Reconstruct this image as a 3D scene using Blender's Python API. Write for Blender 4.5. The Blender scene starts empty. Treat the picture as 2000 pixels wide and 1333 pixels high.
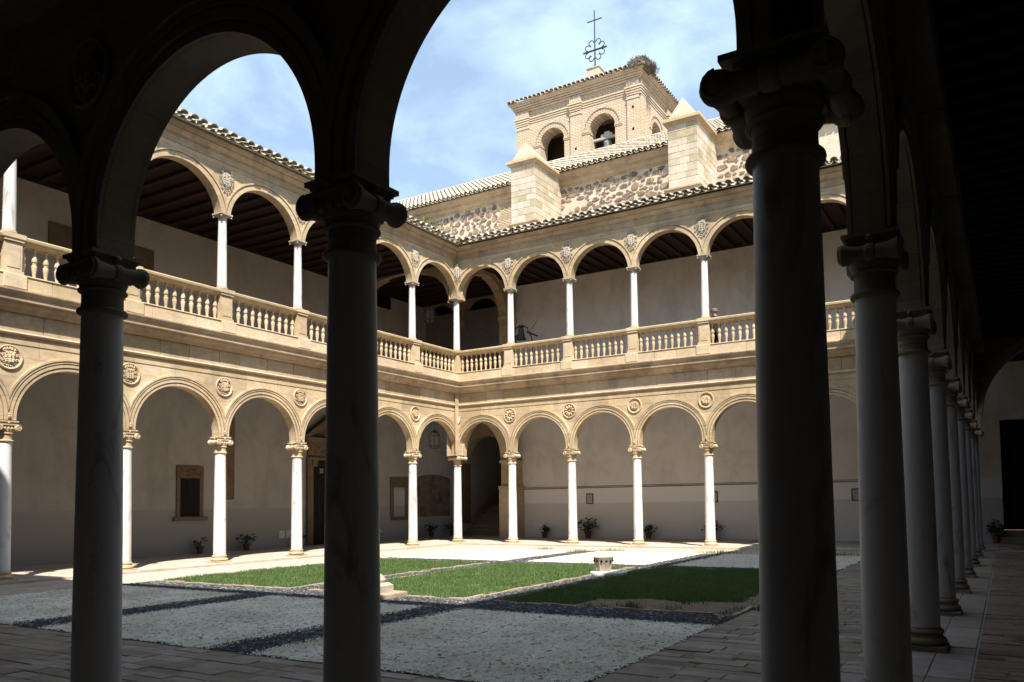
import bpy, bmesh, math, random
import numpy as np
from mathutils import Matrix, Vector, noise
R = math.radians
PI = math.pi
random.seed(7); np.random.seed(7)
sc = bpy.context.scene
col = sc.collection

# ------------------------------------------------------------------ camera
cd = bpy.data.cameras.new('camera'); cam = bpy.data.objects.new('camera', cd); col.objects.link(cam)
sc.camera = cam
F_PX, PX, PY = 1533.2, 1099.27, 901.07
cd.sensor_width = 36.0; cd.lens = F_PX / 2000 * 36
cd.shift_x = -(PX - 1000) / 2000; cd.shift_y = (PY - 666.5) / 2000
cd.clip_start = 0.05; cd.clip_end = 900
pit, yaw, rol = R(2.9783), R(-29.4403), R(-0.7901)
fw = Vector((math.sin(yaw) * math.cos(pit), math.cos(yaw) * math.cos(pit), math.sin(pit)))
rt = Vector((math.cos(yaw), -math.sin(yaw), 0)); up = rt.cross(fw)
rx = rt * math.cos(rol) + up * math.sin(rol); ux = -rt * math.sin(rol) + up * math.cos(rol)
M = Matrix((rx, ux, -fw)).transposed().to_4x4(); M.translation = Vector((19.731, -26.092, 1.577))
cam.matrix_world = M

# ------------------------------------------------------------------ sun and sky
SUN_V = Vector((0.524, -0.508, 1.0)).normalized()          # towards the sun
sd = bpy.data.lights.new('sun', 'SUN'); sd.energy = 5.0; sd.angle = R(0.53); sd.color = (1.0, 0.945, 0.86)
sun = bpy.data.objects.new('sun', sd); col.objects.link(sun)
sun.rotation_euler = SUN_V.to_track_quat('Z', 'Y').to_euler()
SUN_EL = math.asin(SUN_V.z); SUN_AZ = math.atan2(SUN_V.x, SUN_V.y)
w = bpy.data.worlds.new('World'); sc.world = w; w.use_nodes = True
nt = w.node_tree; nt.nodes.clear()
def N(t, typ, **kw):
    n = t.nodes.new(typ)
    for k, v in kw.items():
        if k.startswith('i_'):
            key = k[2:]
            n.inputs[int(key) if key.isdigit() else key.replace('_', ' ')].default_value = v
        else: setattr(n, k, v)
    return n
out = N(nt, 'ShaderNodeOutputWorld'); bg = N(nt, 'ShaderNodeBackground'); bg.inputs['Strength'].default_value = 0.105
sky = N(nt, 'ShaderNodeTexSky', sky_type='NISHITA', sun_disc=False, sun_elevation=SUN_EL, sun_rotation=SUN_AZ, altitude=600.0, air_density=1.0, dust_density=0.9, ozone_density=1.6)
tc = N(nt, 'ShaderNodeTexCoord'); sep = N(nt, 'ShaderNodeSeparateXYZ'); nt.links.new(tc.outputs['Generated'], sep.inputs[0])
mz = N(nt, 'ShaderNodeMath', operation='MAXIMUM'); mz.inputs[1].default_value = 0.02; nt.links.new(sep.outputs['Z'], mz.inputs[0])
mz2 = N(nt, 'ShaderNodeMath', operation='ADD'); mz2.inputs[1].default_value = 0.28; nt.links.new(mz.outputs[0], mz2.inputs[0])
dx = N(nt, 'ShaderNodeMath', operation='DIVIDE'); dy = N(nt, 'ShaderNodeMath', operation='DIVIDE')
nt.links.new(sep.outputs['X'], dx.inputs[0]); nt.links.new(mz2.outputs[0], dx.inputs[1])
nt.links.new(sep.outputs['Y'], dy.inputs[0]); nt.links.new(mz2.outputs[0], dy.inputs[1])
cmb = N(nt, 'ShaderNodeCombineXYZ'); nt.links.new(dx.outputs[0], cmb.inputs[0]); nt.links.new(dy.outputs[0], cmb.inputs[1])
nz = N(nt, 'ShaderNodeTexNoise'); nz.inputs['Scale'].default_value = 3.4; nz.inputs['Detail'].default_value = 9; nz.inputs['Roughness'].default_value = 0.57; nz.inputs['Distortion'].default_value = 0.35
nt.links.new(cmb.outputs[0], nz.inputs['Vector'])
cr = N(nt, 'ShaderNodeValToRGB'); cr.color_ramp.elements[0].position = 0.42; cr.color_ramp.elements[0].color = (0.42,) * 3 + (1,)
cr.color_ramp.elements[1].position = 0.62; cr.color_ramp.elements[1].color = (0.98,) * 3 + (1,)
nt.links.new(nz.outputs['Fac'], cr.inputs[0])
mix = N(nt, 'ShaderNodeMix', data_type='RGBA'); mix.inputs['B'].default_value = (3.75, 4.95, 6.2, 1)
nt.links.new(cr.outputs[0], mix.inputs['Factor']); nt.links.new(sky.outputs[0], mix.inputs['A'])
nt.links.new(mix.outputs['Result'], bg.inputs['Color']); nt.links.new(bg.outputs[0], out.inputs[0])
vs = sc.view_settings
sc.display_settings.display_device = 'sRGB'
vs.view_transform = 'Standard'; vs.look = 'None'; vs.gamma = 1.0; vs.exposure = 1.0; vs.use_curve_mapping = False
cy = sc.cycles
cy.use_denoising = True; cy.denoiser = 'OPENIMAGEDENOISE'
cy.max_bounces = 7; cy.diffuse_bounces = 4; cy.glossy_bounces = 2; cy.transmission_bounces = 2; cy.transparent_max_bounces = 4
cy.sample_clamp_indirect = 8.0; cy.caustics_reflective = False; cy.caustics_refractive = False

# ------------------------------------------------------------------ helpers
class MB:
    """collects faces; build() links them as one mesh object"""
    def __init__(s): s.v = []; s.f = []
    def add(s, vs, fs):
        o = len(s.v); s.v += [tuple(p) for p in vs]; s.f += [tuple(i + o for i in f) for f in fs]; return s
    def box(s, x0, x1, y0, y1, z0, z1, jit=0.0):
        j = (lambda: random.uniform(-jit, jit)) if jit else (lambda: 0)
        vs = [(x + j(), y + j(), z + j()) for z in (z0, z1) for y in (y0, y1) for x in (x0, x1)]
        return s.add(vs, [(0, 2, 3, 1), (4, 5, 7, 6), (0, 1, 5, 4), (2, 6, 7, 3), (0, 4, 6, 2), (1, 3, 7, 5)])
    def bev(s, x0, x1, y0, y1, z0, z1, b=0.01, ax='y', sgn=-1, jit=0.0):
        """block with the edges of one face drawn in (the face towards sgn on axis ax)"""
        j = lambda: random.uniform(-jit, jit)
        def P(a, h, c):
            return {'y': (a, h, c), 'x': (h, a, c), 'z': (a, c, h)}[ax]
        if ax == 'y': A0, A1, H0, H1, C0, C1 = x0, x1, y0, y1, z0, z1
        elif ax == 'x': A0, A1, H0, H1, C0, C1 = y0, y1, x0, x1, z0, z1
        else: A0, A1, H0, H1, C0, C1 = x0, x1, z0, z1, y0, y1
        back, fr = (H1, H0) if sgn < 0 else (H0, H1)
        mid = fr - sgn * b
        ring = lambda h, i: [P(A0 + i + j(), h, C0 + i + j()), P(A1 - i + j(), h, C0 + i + j()), P(A1 - i + j(), h, C1 - i + j()), P(A0 + i + j(), h, C1 - i + j())]
        vs = ring(back, 0) + ring(mid, 0) + ring(fr, b)
        fs = [(0, 1, 2, 3), (8, 9, 10, 11)]
        for r in (0, 4):
            for k in range(4): fs.append((r + k, r + (k + 1) % 4, r + 4 + (k + 1) % 4, r + 4 + k))
        return s.add(vs, fs)
    def lathe(s, prof, n=24, c=(0, 0), cap=True, ph=0.0):
        o = len(s.v); m = len(prof)
        for r, z in prof:
            for k in range(n):
                a = 2 * PI * k / n + ph; s.v.append((c[0] + r * math.cos(a), c[1] + r * math.sin(a), z))
        for i in range(m - 1):
            for k in range(n):
                k2 = (k + 1) % n; s.f.append((o + i * n + k, o + i * n + k2, o + (i + 1) * n + k2, o + (i + 1) * n + k))
        if cap:
            s.f.append(tuple(o + k for k in reversed(range(n)))); s.f.append(tuple(o + (m - 1) * n + k for k in range(n)))
        return s
    def tube(s, pts, r, n=8, r2=None, cap=True):
        pts = [Vector(p) for p in pts]; o = len(s.v); m = len(pts); prev = None
        for i, p in enumerate(pts):
            d = (pts[min(i + 1, m - 1)] - pts[max(i - 1, 0)]).normalized()
            if prev is None: a = d.orthogonal().normalized()
            else: a = (prev - d * prev.dot(d)).normalized()
            prev = a; b = d.cross(a)
            rr = r if r2 is None else r + (r2 - r) * i / (m - 1)
            if isinstance(r, (list, tuple)): rr = r[i]
            for k in range(n):
                t = 2 * PI * k / n; s.v.append(tuple(p + (a * math.cos(t) + b * math.sin(t)) * rr))
        for i in range(m - 1):
            for k in range(n):
                k2 = (k + 1) % n; s.f.append((o + i * n + k, o + i * n + k2, o + (i + 1) * n + k2, o + (i + 1) * n + k))
        if cap: s.f.append(tuple(o + k for k in reversed(range(n)))); s.f.append(tuple(o + (m - 1) * n + k for k in range(n)))
        return s
    def poly(s, pts, y0, y1):
        """polygon given in (x,z) pulled from y0 to y1"""
        n = len(pts); o = len(s.v)
        for y in (y0, y1): s.v += [(p[0], y, p[1]) for p in pts]
        s.f.append(tuple(o + k for k in range(n))); s.f.append(tuple(o + n + k for k in reversed(range(n))))
        for k in range(n): k2 = (k + 1) % n; s.f.append((o + k, o + n + k, o + n + k2, o + k2))
        return s
    def tr(s, M, start=0):
        for i in range(start, len(s.v)): s.v[i] = tuple(M @ Vector(s.v[i]))
        return s
    def mesh(s, name, mat, smooth=False, fix=True, angle=35):
        me = bpy.data.meshes.new(name); me.from_pydata(s.v, [], s.f); me.update()
        if fix and len(s.v) < 60000:
            bm = bmesh.new(); bm.from_mesh(me); bmesh.ops.recalc_face_normals(bm, faces=bm.faces); bm.to_mesh(me); bm.free()
        me.materials.append(mat)
        if smooth:
            me.polygons.foreach_set('use_smooth', [True] * len(me.polygons))
            try: me.set_sharp_from_angle(angle=R(angle))
            except Exception: pass
        return me
    def build(s, name, mat, parent=None, loc=(0, 0, 0), rz=0, smooth=False, fix=True, angle=35):
        return link(name, s.mesh(name, mat, smooth, fix, angle), parent, loc, rz)
def link(name, me, parent=None, loc=(0, 0, 0), rz=0, sc_=None):
    o = bpy.data.objects.new(name, me); col.objects.link(o)
    if parent is not None: o.parent = parent
    o.location = loc
    if rz: o.rotation_euler = (0, 0, rz)
    if sc_: o.scale = sc_
    return o
def thing(name, label, cat, loc=(0, 0, 0), rz=0, group=None):
    o = link(name, None, None, loc, rz); return tag(o, label, cat, group)
def tag(o, label, cat, group=None):
    o['label'] = label; o['category'] = cat
    if group: o['group'] = group
    return o
def struct(o): o['kind'] = 'structure'; return o
def stuff(o): o['kind'] = 'stuff'; return o
def fastmesh(name, V, Fc, mat, smooth=False):
    """numpy mesh; Fc is (n,k) int array"""
    me = bpy.data.meshes.new(name); V = np.asarray(V, np.float32); Fc = np.asarray(Fc, np.int32)
    n, k = Fc.shape
    me.vertices.add(len(V)); me.vertices.foreach_set('co', V.ravel())
    me.loops.add(n * k); me.loops.foreach_set('vertex_index', Fc.ravel())
    me.polygons.add(n); me.polygons.foreach_set('loop_start', np.arange(n, dtype=np.int32) * k)
    me.update(calc_edges=True); me.materials.append(mat)
    if smooth: me.polygons.foreach_set('use_smooth', [True] * n)
    return me
def scatter(name, tv, tf, P, ang, S, mat, tilt=None):
    """template verts (m,3), faces (q,k); positions P (n,3), z-rotation, scale (n,) or (n,3)"""
    tv = np.asarray(tv, float); n = len(P); m = len(tv)
    S = np.asarray(S, float)
    if S.ndim == 1: S = np.repeat(S[:, None], 3, 1)
    V = tv[None] * S[:, None, :]
    if tilt is not None:
        c, s_ = np.cos(tilt)[:, None], np.sin(tilt)[:, None]
        y, z = V[:, :, 1].copy(), V[:, :, 2].copy(); V[:, :, 1] = c * y - s_ * z; V[:, :, 2] = s_ * y + c * z
    c, s_ = np.cos(ang)[:, None], np.sin(ang)[:, None]
    x, y = V[:, :, 0].copy(), V[:, :, 1].copy(); V[:, :, 0] = c * x - s_ * y; V[:, :, 1] = s_ * x + c * y
    V += P[:, None, :]
    Fc = (np.asarray(tf)[None] + (np.arange(n) * m)[:, None, None]).reshape(-1, len(tf[0]))
    return fastmesh(name, V.reshape(-1, 3), Fc, mat)

# ------------------------------------------------------------------ materials
def newmat(name, rough=0.85, spec=0.3):
    m = bpy.data.materials.new(name); m.use_nodes = True; t = m.node_tree
    b = t.nodes['Principled BSDF']; b.inputs['Roughness'].default_value = rough
    b.inputs['Specular IOR Level'].default_value = spec
    return m, t, b
def pos(t): return N(t, 'ShaderNodeNewGeometry').outputs['Position']
def noise_n(t, vec, scale, detail=4, rough=0.55, dist=0.0, stretch=None):
    if stretch:
        mp = N(t, 'ShaderNodeMapping'); mp.inputs['Scale'].default_value = stretch; t.links.new(vec, mp.inputs['Vector']); vec = mp.outputs[0]
    n = N(t, 'ShaderNodeTexNoise'); n.inputs['Scale'].default_value = scale; n.inputs['Detail'].default_value = detail
    n.inputs['Roughness'].default_value = rough; n.inputs['Distortion'].default_value = dist
    t.links.new(vec, n.inputs['Vector']); return n.outputs['Fac']
def ramp(t, fac, stops):
    r = N(t, 'ShaderNodeValToRGB'); e = r.color_ramp.elements
    while len(e) < len(stops): e.new(0.5)
    for i, (p, c) in enumerate(stops):
        e[i].position = p; e[i].color = tuple(c) + (1,) if len(c) == 3 else c
    t.links.new(fac, r.inputs[0]); return r.outputs[0]
def mixc(t, fac, a, b, mode='MIX'):
    m = N(t, 'ShaderNodeMix', data_type='RGBA', blend_type=mode)
    for s, v in (('Factor', fac), ('A', a), ('B', b)):
        if isinstance(v, (int, float)): m.inputs[s].default_value = v
        elif isinstance(v, (tuple, list)): m.inputs[s].default_value = tuple(v) + (1,)
        else: t.links.new(v, m.inputs[s])
    return m.outputs['Result']
def math_n(t, op, a, b=None, c=None):
    m = N(t, 'ShaderNodeMath', operation=op)
    for i, v in enumerate((a, b, c)):
        if v is None: continue
        if isinstance(v, (int, float)): m.inputs[i].default_value = v
        else: t.links.new(v, m.inputs[i])
    return m.outputs[0]
def bump(t, b, h, dist=0.01, strength=0.6, prev=None):
    n = N(t, 'ShaderNodeBump'); n.inputs['Distance'].default_value = dist; n.inputs['Strength'].default_value = strength
    t.links.new(h, n.inputs['Height'])
    if prev is not None: t.links.new(prev, n.inputs['Normal'])
    t.links.new(n.outputs[0], b.inputs['Normal']); return n.outputs[0]
def objrand(t): return N(t, 'ShaderNodeObjectInfo').outputs['Random']

def stone_mat(name, c_lo, c_mid, c_hi, joints=None, rnd=0.12, stain=(0.30, 0.24, 0.17), stain_amt=0.5, bscale=0.006):
    m, t, b = newmat(name, 0.9, 0.2); p = pos(t)
    f = noise_n(t, p, 0.9, 6, 0.6, 0.6)
    base = ramp(t, f, [(0.28, c_lo), (0.5, c_mid), (0.72, c_hi)])
    veins = noise_n(t, p, 3.0, 5, 0.6, 1.2, stretch=(1, 1, 2.5))
    base = mixc(t, 0.35, base, ramp(t, veins, [(0.35, tuple(x * 0.82 for x in c_mid)), (0.65, tuple(min(1, x * 1.18) for x in c_hi))]))
    st = noise_n(t, p, 1.6, 7, 0.68, 0.3, stretch=(1, 1, 0.35))
    stm = ramp(t, st, [(0.52, (0, 0, 0)), (0.74, (stain_amt,) * 3)])
    base = mixc(t, stm, base, stain)
    if rnd:
        rr = math_n(t, 'MULTIPLY_ADD', objrand(t), 2 * rnd, 1 - rnd)
        cm = N(t, 'ShaderNodeCombineColor'); t.links.new(rr, cm.inputs[0]); t.links.new(rr, cm.inputs[1])
        t.links.new(math_n(t, 'MULTIPLY_ADD', objrand(t), 3 * rnd, 1 - 1.5 * rnd), cm.inputs[2])
        base = mixc(t, 1.0, base, cm.outputs[0], 'MULTIPLY')
    hgt = noise_n(t, p, 22, 8, 0.7)
    if joints:
        bw, bh, mort = joints
        sp = N(t, 'ShaderNodeSeparateXYZ'); t.links.new(p, sp.inputs[0])
        cb = N(t, 'ShaderNodeCombineXYZ'); t.links.new(math_n(t, 'ADD', sp.outputs[0], sp.outputs[1]), cb.inputs[0]); t.links.new(sp.outputs[2], cb.inputs[1])
        bt = N(t, 'ShaderNodeTexBrick'); bt.inputs['Scale'].default_value = 1; bt.inputs['Brick Width'].default_value = bw; bt.inputs['Row Height'].default_value = bh
        bt.inputs['Mortar Size'].default_value = mort; bt.inputs['Mortar Smooth'].default_value = 0.2; bt.inputs['Color1'].default_value = (0.78, 0.76, 0.74, 1); bt.inputs['Color2'].default_value = (1.12, 1.12, 1.1, 1); bt.inputs['Mortar'].default_value = (0.8, 0.78, 0.74, 1)
        t.links.new(cb.outputs[0], bt.inputs['Vector'])
        base = mixc(t, 0.75, base, bt.outputs['Color'], 'MULTIPLY')
        hj = math_n(t, 'MULTIPLY_ADD', bt.outputs['Fac'], -1.2, hgt)
        bump(t, b, hj, bscale, 0.8)
    else:
        bump(t, b, hgt, bscale, 0.7)
    t.links.new(base, b.inputs['Base Color'])
    return m
M_STONE = stone_mat('golden_sandstone', (0.36, 0.255, 0.145), (0.47, 0.355, 0.22), (0.55, 0.445, 0.31), joints=(1.15, 0.46, 0.006), rnd=0.05, stain=(0.27, 0.225, 0.175), stain_amt=0.7)
M_BLOCK = stone_mat('sandstone_block', (0.3, 0.22, 0.135), (0.42, 0.315, 0.2), (0.51, 0.41, 0.29), rnd=0.18, stain=(0.23, 0.2, 0.165), stain_amt=0.85)
M_MOULD = stone_mat('weathered_sandstone', (0.3, 0.22, 0.135), (0.42, 0.315, 0.205), (0.53, 0.43, 0.31), joints=(1.3, 3.0, 0.006), rnd=0.04, stain=(0.19, 0.165, 0.135), stain_amt=0.85)
M_PALE = stone_mat('pale_sandstone', (0.39, 0.28, 0.165), (0.49, 0.375, 0.24), (0.57, 0.465, 0.33), rnd=0.12, stain=(0.3, 0.25, 0.195), stain_amt=0.65)
M_NEAR = stone_mat('shade_darkened_stone', (0.21, 0.17, 0.13), (0.27, 0.22, 0.17), (0.33, 0.275, 0.22), joints=(1.15, 0.46, 0.006), rnd=0.04, stain=(0.18, 0.15, 0.12))  # darker copy of the arcade stone, gallery shade put into the colour
M_CREST = stone_mat('grey_carved_stone', (0.30, 0.25, 0.19), (0.38, 0.33, 0.26), (0.47, 0.415, 0.34), rnd=0.08, stain=(0.25, 0.22, 0.18), stain_amt=0.8)
M_ASHLAR = stone_mat('buttress_ashlar', (0.36, 0.26, 0.165), (0.45, 0.38, 0.285), (0.53, 0.465, 0.37), rnd=0.22, stain=(0.31, 0.24, 0.17), stain_amt=0.6)
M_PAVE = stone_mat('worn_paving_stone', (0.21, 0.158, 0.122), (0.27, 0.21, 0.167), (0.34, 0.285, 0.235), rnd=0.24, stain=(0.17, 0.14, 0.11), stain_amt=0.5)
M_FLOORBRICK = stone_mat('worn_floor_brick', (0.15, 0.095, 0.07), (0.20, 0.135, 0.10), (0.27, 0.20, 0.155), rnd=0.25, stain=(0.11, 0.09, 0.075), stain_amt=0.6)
M_PAVESUN = stone_mat('sun_paled_flagstone', (0.32, 0.25, 0.185), (0.4, 0.325, 0.25), (0.48, 0.41, 0.325), rnd=0.14, stain=(0.32, 0.26, 0.20), stain_amt=0.5)  # paler paving copy for the sunlit sides, sunlight put into the colour
M_KERB = stone_mat('kerb_brick', (0.26, 0.19, 0.13), (0.33, 0.26, 0.19), (0.40, 0.33, 0.25), rnd=0.15)
M_PORTAL = stone_mat('portal_stone', (0.125, 0.086, 0.058), (0.165, 0.118, 0.08), (0.21, 0.158, 0.112), rnd=0.1)

def marble_mat(name, c, c2, rough=0.5):
    m, t, b = newmat(name, rough, 0.4); p = pos(t)
    v = noise_n(t, p, 2.2, 9, 0.62, 1.6, stretch=(1.6, 1.6, 0.45))
    base = ramp(t, v, [(0.30, c2), (0.45, c), (0.60, c), (0.78, tuple(x * 0.93 for x in c))])
    sp = noise_n(t, p, 30, 4, 0.6); base = mixc(t, ramp(t, sp, [(0.55, (0, 0, 0)), (0.8, (0.25,) * 3)]), base, c2)
    rr = math_n(t, 'MULTIPLY_ADD', objrand(t), 0.12, 0.92)
    cm = N(t, 'ShaderNodeCombineColor')
    for i in range(3): t.links.new(rr, cm.inputs[i])
    base = mixc(t, 1.0, base, cm.outputs[0], 'MULTIPLY')
    t.links.new(base, b.inputs['Base Color']); bump(t, b, noise_n(t, p, 40, 6, 0.7), 0.002, 0.5); return m
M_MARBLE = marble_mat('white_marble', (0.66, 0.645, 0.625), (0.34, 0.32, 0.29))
M_MARBLE2 = marble_mat('shade_greyed_marble', (0.56, 0.55, 0.54), (0.28, 0.27, 0.26), 0.42)  # marble of the near wings, greyed in its colour for the shade there

def plaster_mat(name, c, dado=None, dz=1.5, band=None):
    m, t, b = newmat(name, 0.93, 0.1); p = pos(t)
    base = ramp(t, noise_n(t, p, 0.8, 8, 0.66, 0.3), [(0.3, tuple(x * 0.80 for x in c)), (0.5, c), (0.70, tuple(min(.9, x * 1.06) for x in c))])
    st = noise_n(t, p, 1.2, 7, 0.7, 0.2, stretch=(1, 1, 0.3)); base = mixc(t, ramp(t, st, [(0.50, (0, 0, 0)), (0.72, (0.6,) * 3)]), base, tuple(x * 0.66 for x in c))
    base = mixc(t, ramp(t, noise_n(t, p, 4.5, 9, 0.75, 0.8), [(0.56, (0, 0, 0)), (0.7, (0.4,) * 3)]), base, tuple(x * 0.72 for x in c))
    sp = N(t, 'ShaderNodeSeparateXYZ'); t.links.new(p, sp.inputs[0]); z = sp.outputs[2]
    if dado:
        zz = math_n(t, 'ADD', z, math_n(t, 'MULTIPLY', noise_n(t, p, 1.5, 3), 0.03))
        base = mixc(t, math_n(t, 'LESS_THAN', zz, dz), base, dado)
    if band:
        k = math_n(t, 'MULTIPLY', math_n(t, 'LESS_THAN', z, band[1]), math_n(t, 'GREATER_THAN', z, band[0] + 0.015))
        base = mixc(t, k, base, band[2])
    t.links.new(base, b.inputs['Base Color']); bump(t, b, noise_n(t, p, 9, 8, 0.72), 0.006, 0.5); return m
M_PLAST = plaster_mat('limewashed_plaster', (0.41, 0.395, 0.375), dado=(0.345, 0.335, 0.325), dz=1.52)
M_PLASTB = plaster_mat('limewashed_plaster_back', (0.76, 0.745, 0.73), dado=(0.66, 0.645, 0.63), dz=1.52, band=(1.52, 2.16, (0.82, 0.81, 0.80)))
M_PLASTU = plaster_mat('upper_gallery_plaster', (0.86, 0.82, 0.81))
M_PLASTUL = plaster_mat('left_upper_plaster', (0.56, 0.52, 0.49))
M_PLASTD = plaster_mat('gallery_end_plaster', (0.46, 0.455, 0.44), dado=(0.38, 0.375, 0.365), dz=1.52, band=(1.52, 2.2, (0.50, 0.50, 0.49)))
M_PLASTN = plaster_mat('shade_darkened_plaster', (0.20, 0.19, 0.18))  # plaster colour darkened to keep the near gallery in gloom

def wood_mat(name, c, rough=0.7):
    m, t, b = newmat(name, rough, 0.2); p = pos(t)
    g = noise_n(t, p, 6, 6, 0.6, 1.0, stretch=(1, 1, 1)); base = ramp(t, g, [(0.3, tuple(x * 0.6 for x in c)), (0.7, c)])
    rr = math_n(t, 'MULTIPLY_ADD', objrand(t), 0.5, 0.75); cm = N(t, 'ShaderNodeCombineColor')
    for i in range(3): t.links.new(rr, cm.inputs[i])
    base = mixc(t, 1.0, base, cm.outputs[0], 'MULTIPLY'); t.links.new(base, b.inputs['Base Color']); bump(t, b, g, 0.004, 0.5); return m
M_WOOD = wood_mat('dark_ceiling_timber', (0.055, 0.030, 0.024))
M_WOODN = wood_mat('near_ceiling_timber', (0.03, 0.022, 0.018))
M_DOOR = wood_mat('dark_door_timber', (0.014, 0.011, 0.010))
def flat(name, c, rough=0.8, spec=0.3, metal=0.0, n=None):
    m, t, b = newmat(name, rough, spec); b.inputs['Metallic'].default_value = metal
    p = pos(t); v = noise_n(t, p, n or 12, 5, 0.6)
    t.links.new(ramp(t, v, [(0.3, tuple(x * 0.75 for x in c)), (0.7, tuple(min(1, x * 1.12) for x in c))]), b.inputs['Base Color']); return m
M_IRON = flat('wrought_iron', (0.035, 0.032, 0.035), 0.6, 0.4, 0.3)
M_BRONZE = flat('weathered_bronze', (0.10, 0.12, 0.11), 0.6, 0.4, 0.5)
M_BELL2 = flat('grey_bronze', (0.30, 0.34, 0.35), 0.6, 0.4, 0.3)
M_GREYWOOD = flat('silvered_timber', (0.42, 0.38, 0.33), 0.9)
M_TERRA = flat('terracotta', (0.15, 0.065, 0.042), 0.85)
M_LEAF = flat('pot_plant_leaf', (0.035, 0.065, 0.03), 0.6, 0.3)
M_SOIL = flat('soil', (0.05, 0.035, 0.025), 1.0)
M_PAPER = flat('white_paper', (0.75, 0.75, 0.76), 0.8)
M_PRINT = flat('printed_sheet', (0.55, 0.52, 0.47), 0.8, n=40)
M_BLACK = flat('black_frame', (0.02, 0.02, 0.02), 0.5)
M_GLASS = flat('lantern_glass', (0.16, 0.16, 0.15), 0.15, 0.5)
M_VOID = flat('recess_shade_black', (0.012, 0.010, 0.009), 1.0, 0.0)  # black colour standing for the shade inside openings and hollows
M_CLOTH = flat('dark_coat_cloth', (0.018, 0.018, 0.022), 0.9)
M_CAP = flat('grey_cap_cloth', (0.16, 0.14, 0.135), 0.9)
M_SKIN = flat('skin', (0.35, 0.2, 0.15), 0.6)
M_FEATH = flat('white_feathers', (0.7, 0.69, 0.66), 0.9)
M_FEATHB = flat('black_feathers', (0.02, 0.02, 0.022), 0.7)
M_BEAK = flat('red_beak', (0.5, 0.08, 0.03), 0.5)
M_STICK = flat('grey_sticks', (0.22, 0.19, 0.16), 0.95, n=5)
M_WHITE = flat('whitewashed_disc', (0.72, 0.70, 0.66), 0.9, n=6)
M_MORTAR = stone_mat('pale_lime_mortar', (0.4, 0.335, 0.245), (0.49, 0.425, 0.33), (0.56, 0.5, 0.41), rnd=0, stain=(0.48, 0.38, 0.28), stain_amt=0.5, bscale=0.02)

def rubble_mat():
    m, t, b = newmat('field_stone', 0.85, 0.25); p = pos(t); r = objrand(t)
    vor = N(t, 'ShaderNodeTexVoronoi'); vor.inputs['Scale'].default_value = 3.3; t.links.new(p, vor.inputs['Vector'])
    sp = N(t, 'ShaderNodeSeparateColor'); t.links.new(vor.outputs['Color'], sp.inputs[0])
    k = math_n(t, 'FRACT', math_n(t, 'ADD', r, sp.outputs[0]))
    base = ramp(t, k, [(0.0, (0.10, 0.055, 0.055)), (0.18, (0.19, 0.12, 0.075)), (0.36, (0.085, 0.06, 0.065)), (0.52, (0.30, 0.17, 0.09)), (0.68, (0.15, 0.10, 0.095)), (0.84, (0.36, 0.25, 0.16))])
    base = mixc(t, 0.35, base, ramp(t, noise_n(t, p, 14, 6, 0.7), [(0.3, (0.07, 0.05, 0.04)), (0.7, (0.42, 0.33, 0.25))]))
    t.links.new(base, b.inputs['Base Color']); bump(t, b, noise_n(t, p, 25, 6, 0.7), 0.015, 0.7); return m
M_RUBBLE = rubble_mat()
def brick_mat(name, scale=1.0):
    m, t, b = newmat(name, 0.9, 0.2); p = pos(t)
    sp = N(t, 'ShaderNodeSeparateXYZ'); t.links.new(p, sp.inputs[0])
    cb = N(t, 'ShaderNodeCombineXYZ'); t.links.new(math_n(t, 'ADD', sp.outputs[0], sp.outputs[1]), cb.inputs[0]); t.links.new(sp.outputs[2], cb.inputs[1])
    bt = N(t, 'ShaderNodeTexBrick'); bt.inputs['Scale'].default_value = 1; bt.inputs['Brick Width'].default_value = 0.30; bt.inputs['Row Height'].default_value = 0.088
    bt.inputs['Mortar Size'].default_value = 0.014; bt.inputs['Mortar Smooth'].default_value = 0.3
    bt.inputs['Color1'].default_value = (0.53, 0.40, 0.275, 1); bt.inputs['Color2'].default_value = (0.61, 0.485, 0.35, 1); bt.inputs['Mortar'].default_value = (0.36, 0.27, 0.19, 1)
    t.links.new(cb.outputs[0], bt.inputs['Vector'])
    base = mixc(t, ramp(t, noise_n(t, p, 1.3, 7, 0.65), [(0.45, (0, 0, 0)), (0.75, (0.5,) * 3)]), bt.outputs['Color'], (0.58, 0.49, 0.38))
    t.links.new(base, b.inputs['Base Color']); h = math_n(t, 'MULTIPLY_ADD', bt.outputs['Fac'], -1.0, math_n(t, 'MULTIPLY', noise_n(t, p, 20, 5), 0.4)); bump(t, b, h, 0.02, 1.0); return m
M_BRICK = brick_mat('tower_brick')
M_TRIM = stone_mat('moulded_brick', (0.45, 0.335, 0.225), (0.54, 0.42, 0.3), (0.59, 0.48, 0.36), rnd=0.06, stain=(0.30, 0.22, 0.15))
def tile_mat(name='lichened_roof_tile'):
    m, t, b = newmat(name, 0.9, 0.15); p = pos(t); r = objrand(t)
    k = math_n(t, 'FRACT', math_n(t, 'ADD', r, noise_n(t, p, 3.0, 3)))
    base = ramp(t, k, [(0, (0.37, 0.29, 0.21)), (0.35, (0.46, 0.40, 0.31)), (0.6, (0.40, 0.33, 0.25)), (0.85, (0.54, 0.49, 0.40)), (1, (0.36, 0.26, 0.18))])
    base = mixc(t, ramp(t, noise_n(t, p, 9, 8, 0.75), [(0.46, (0, 0, 0)), (0.62, (0.8,) * 3)]), base, (0.52, 0.51, 0.43))
    base = mixc(t, ramp(t, noise_n(t, p, 14, 6, 0.7), [(0.55, (0, 0, 0)), (0.72, (0.7,) * 3)]), base, (0.16, 0.14, 0.11))
    t.links.new(base, b.inputs['Base Color']); bump(t, b, noise_n(t, p, 30, 6, 0.7), 0.01, 0.6); return m
M_TILE = tile_mat()
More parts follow.
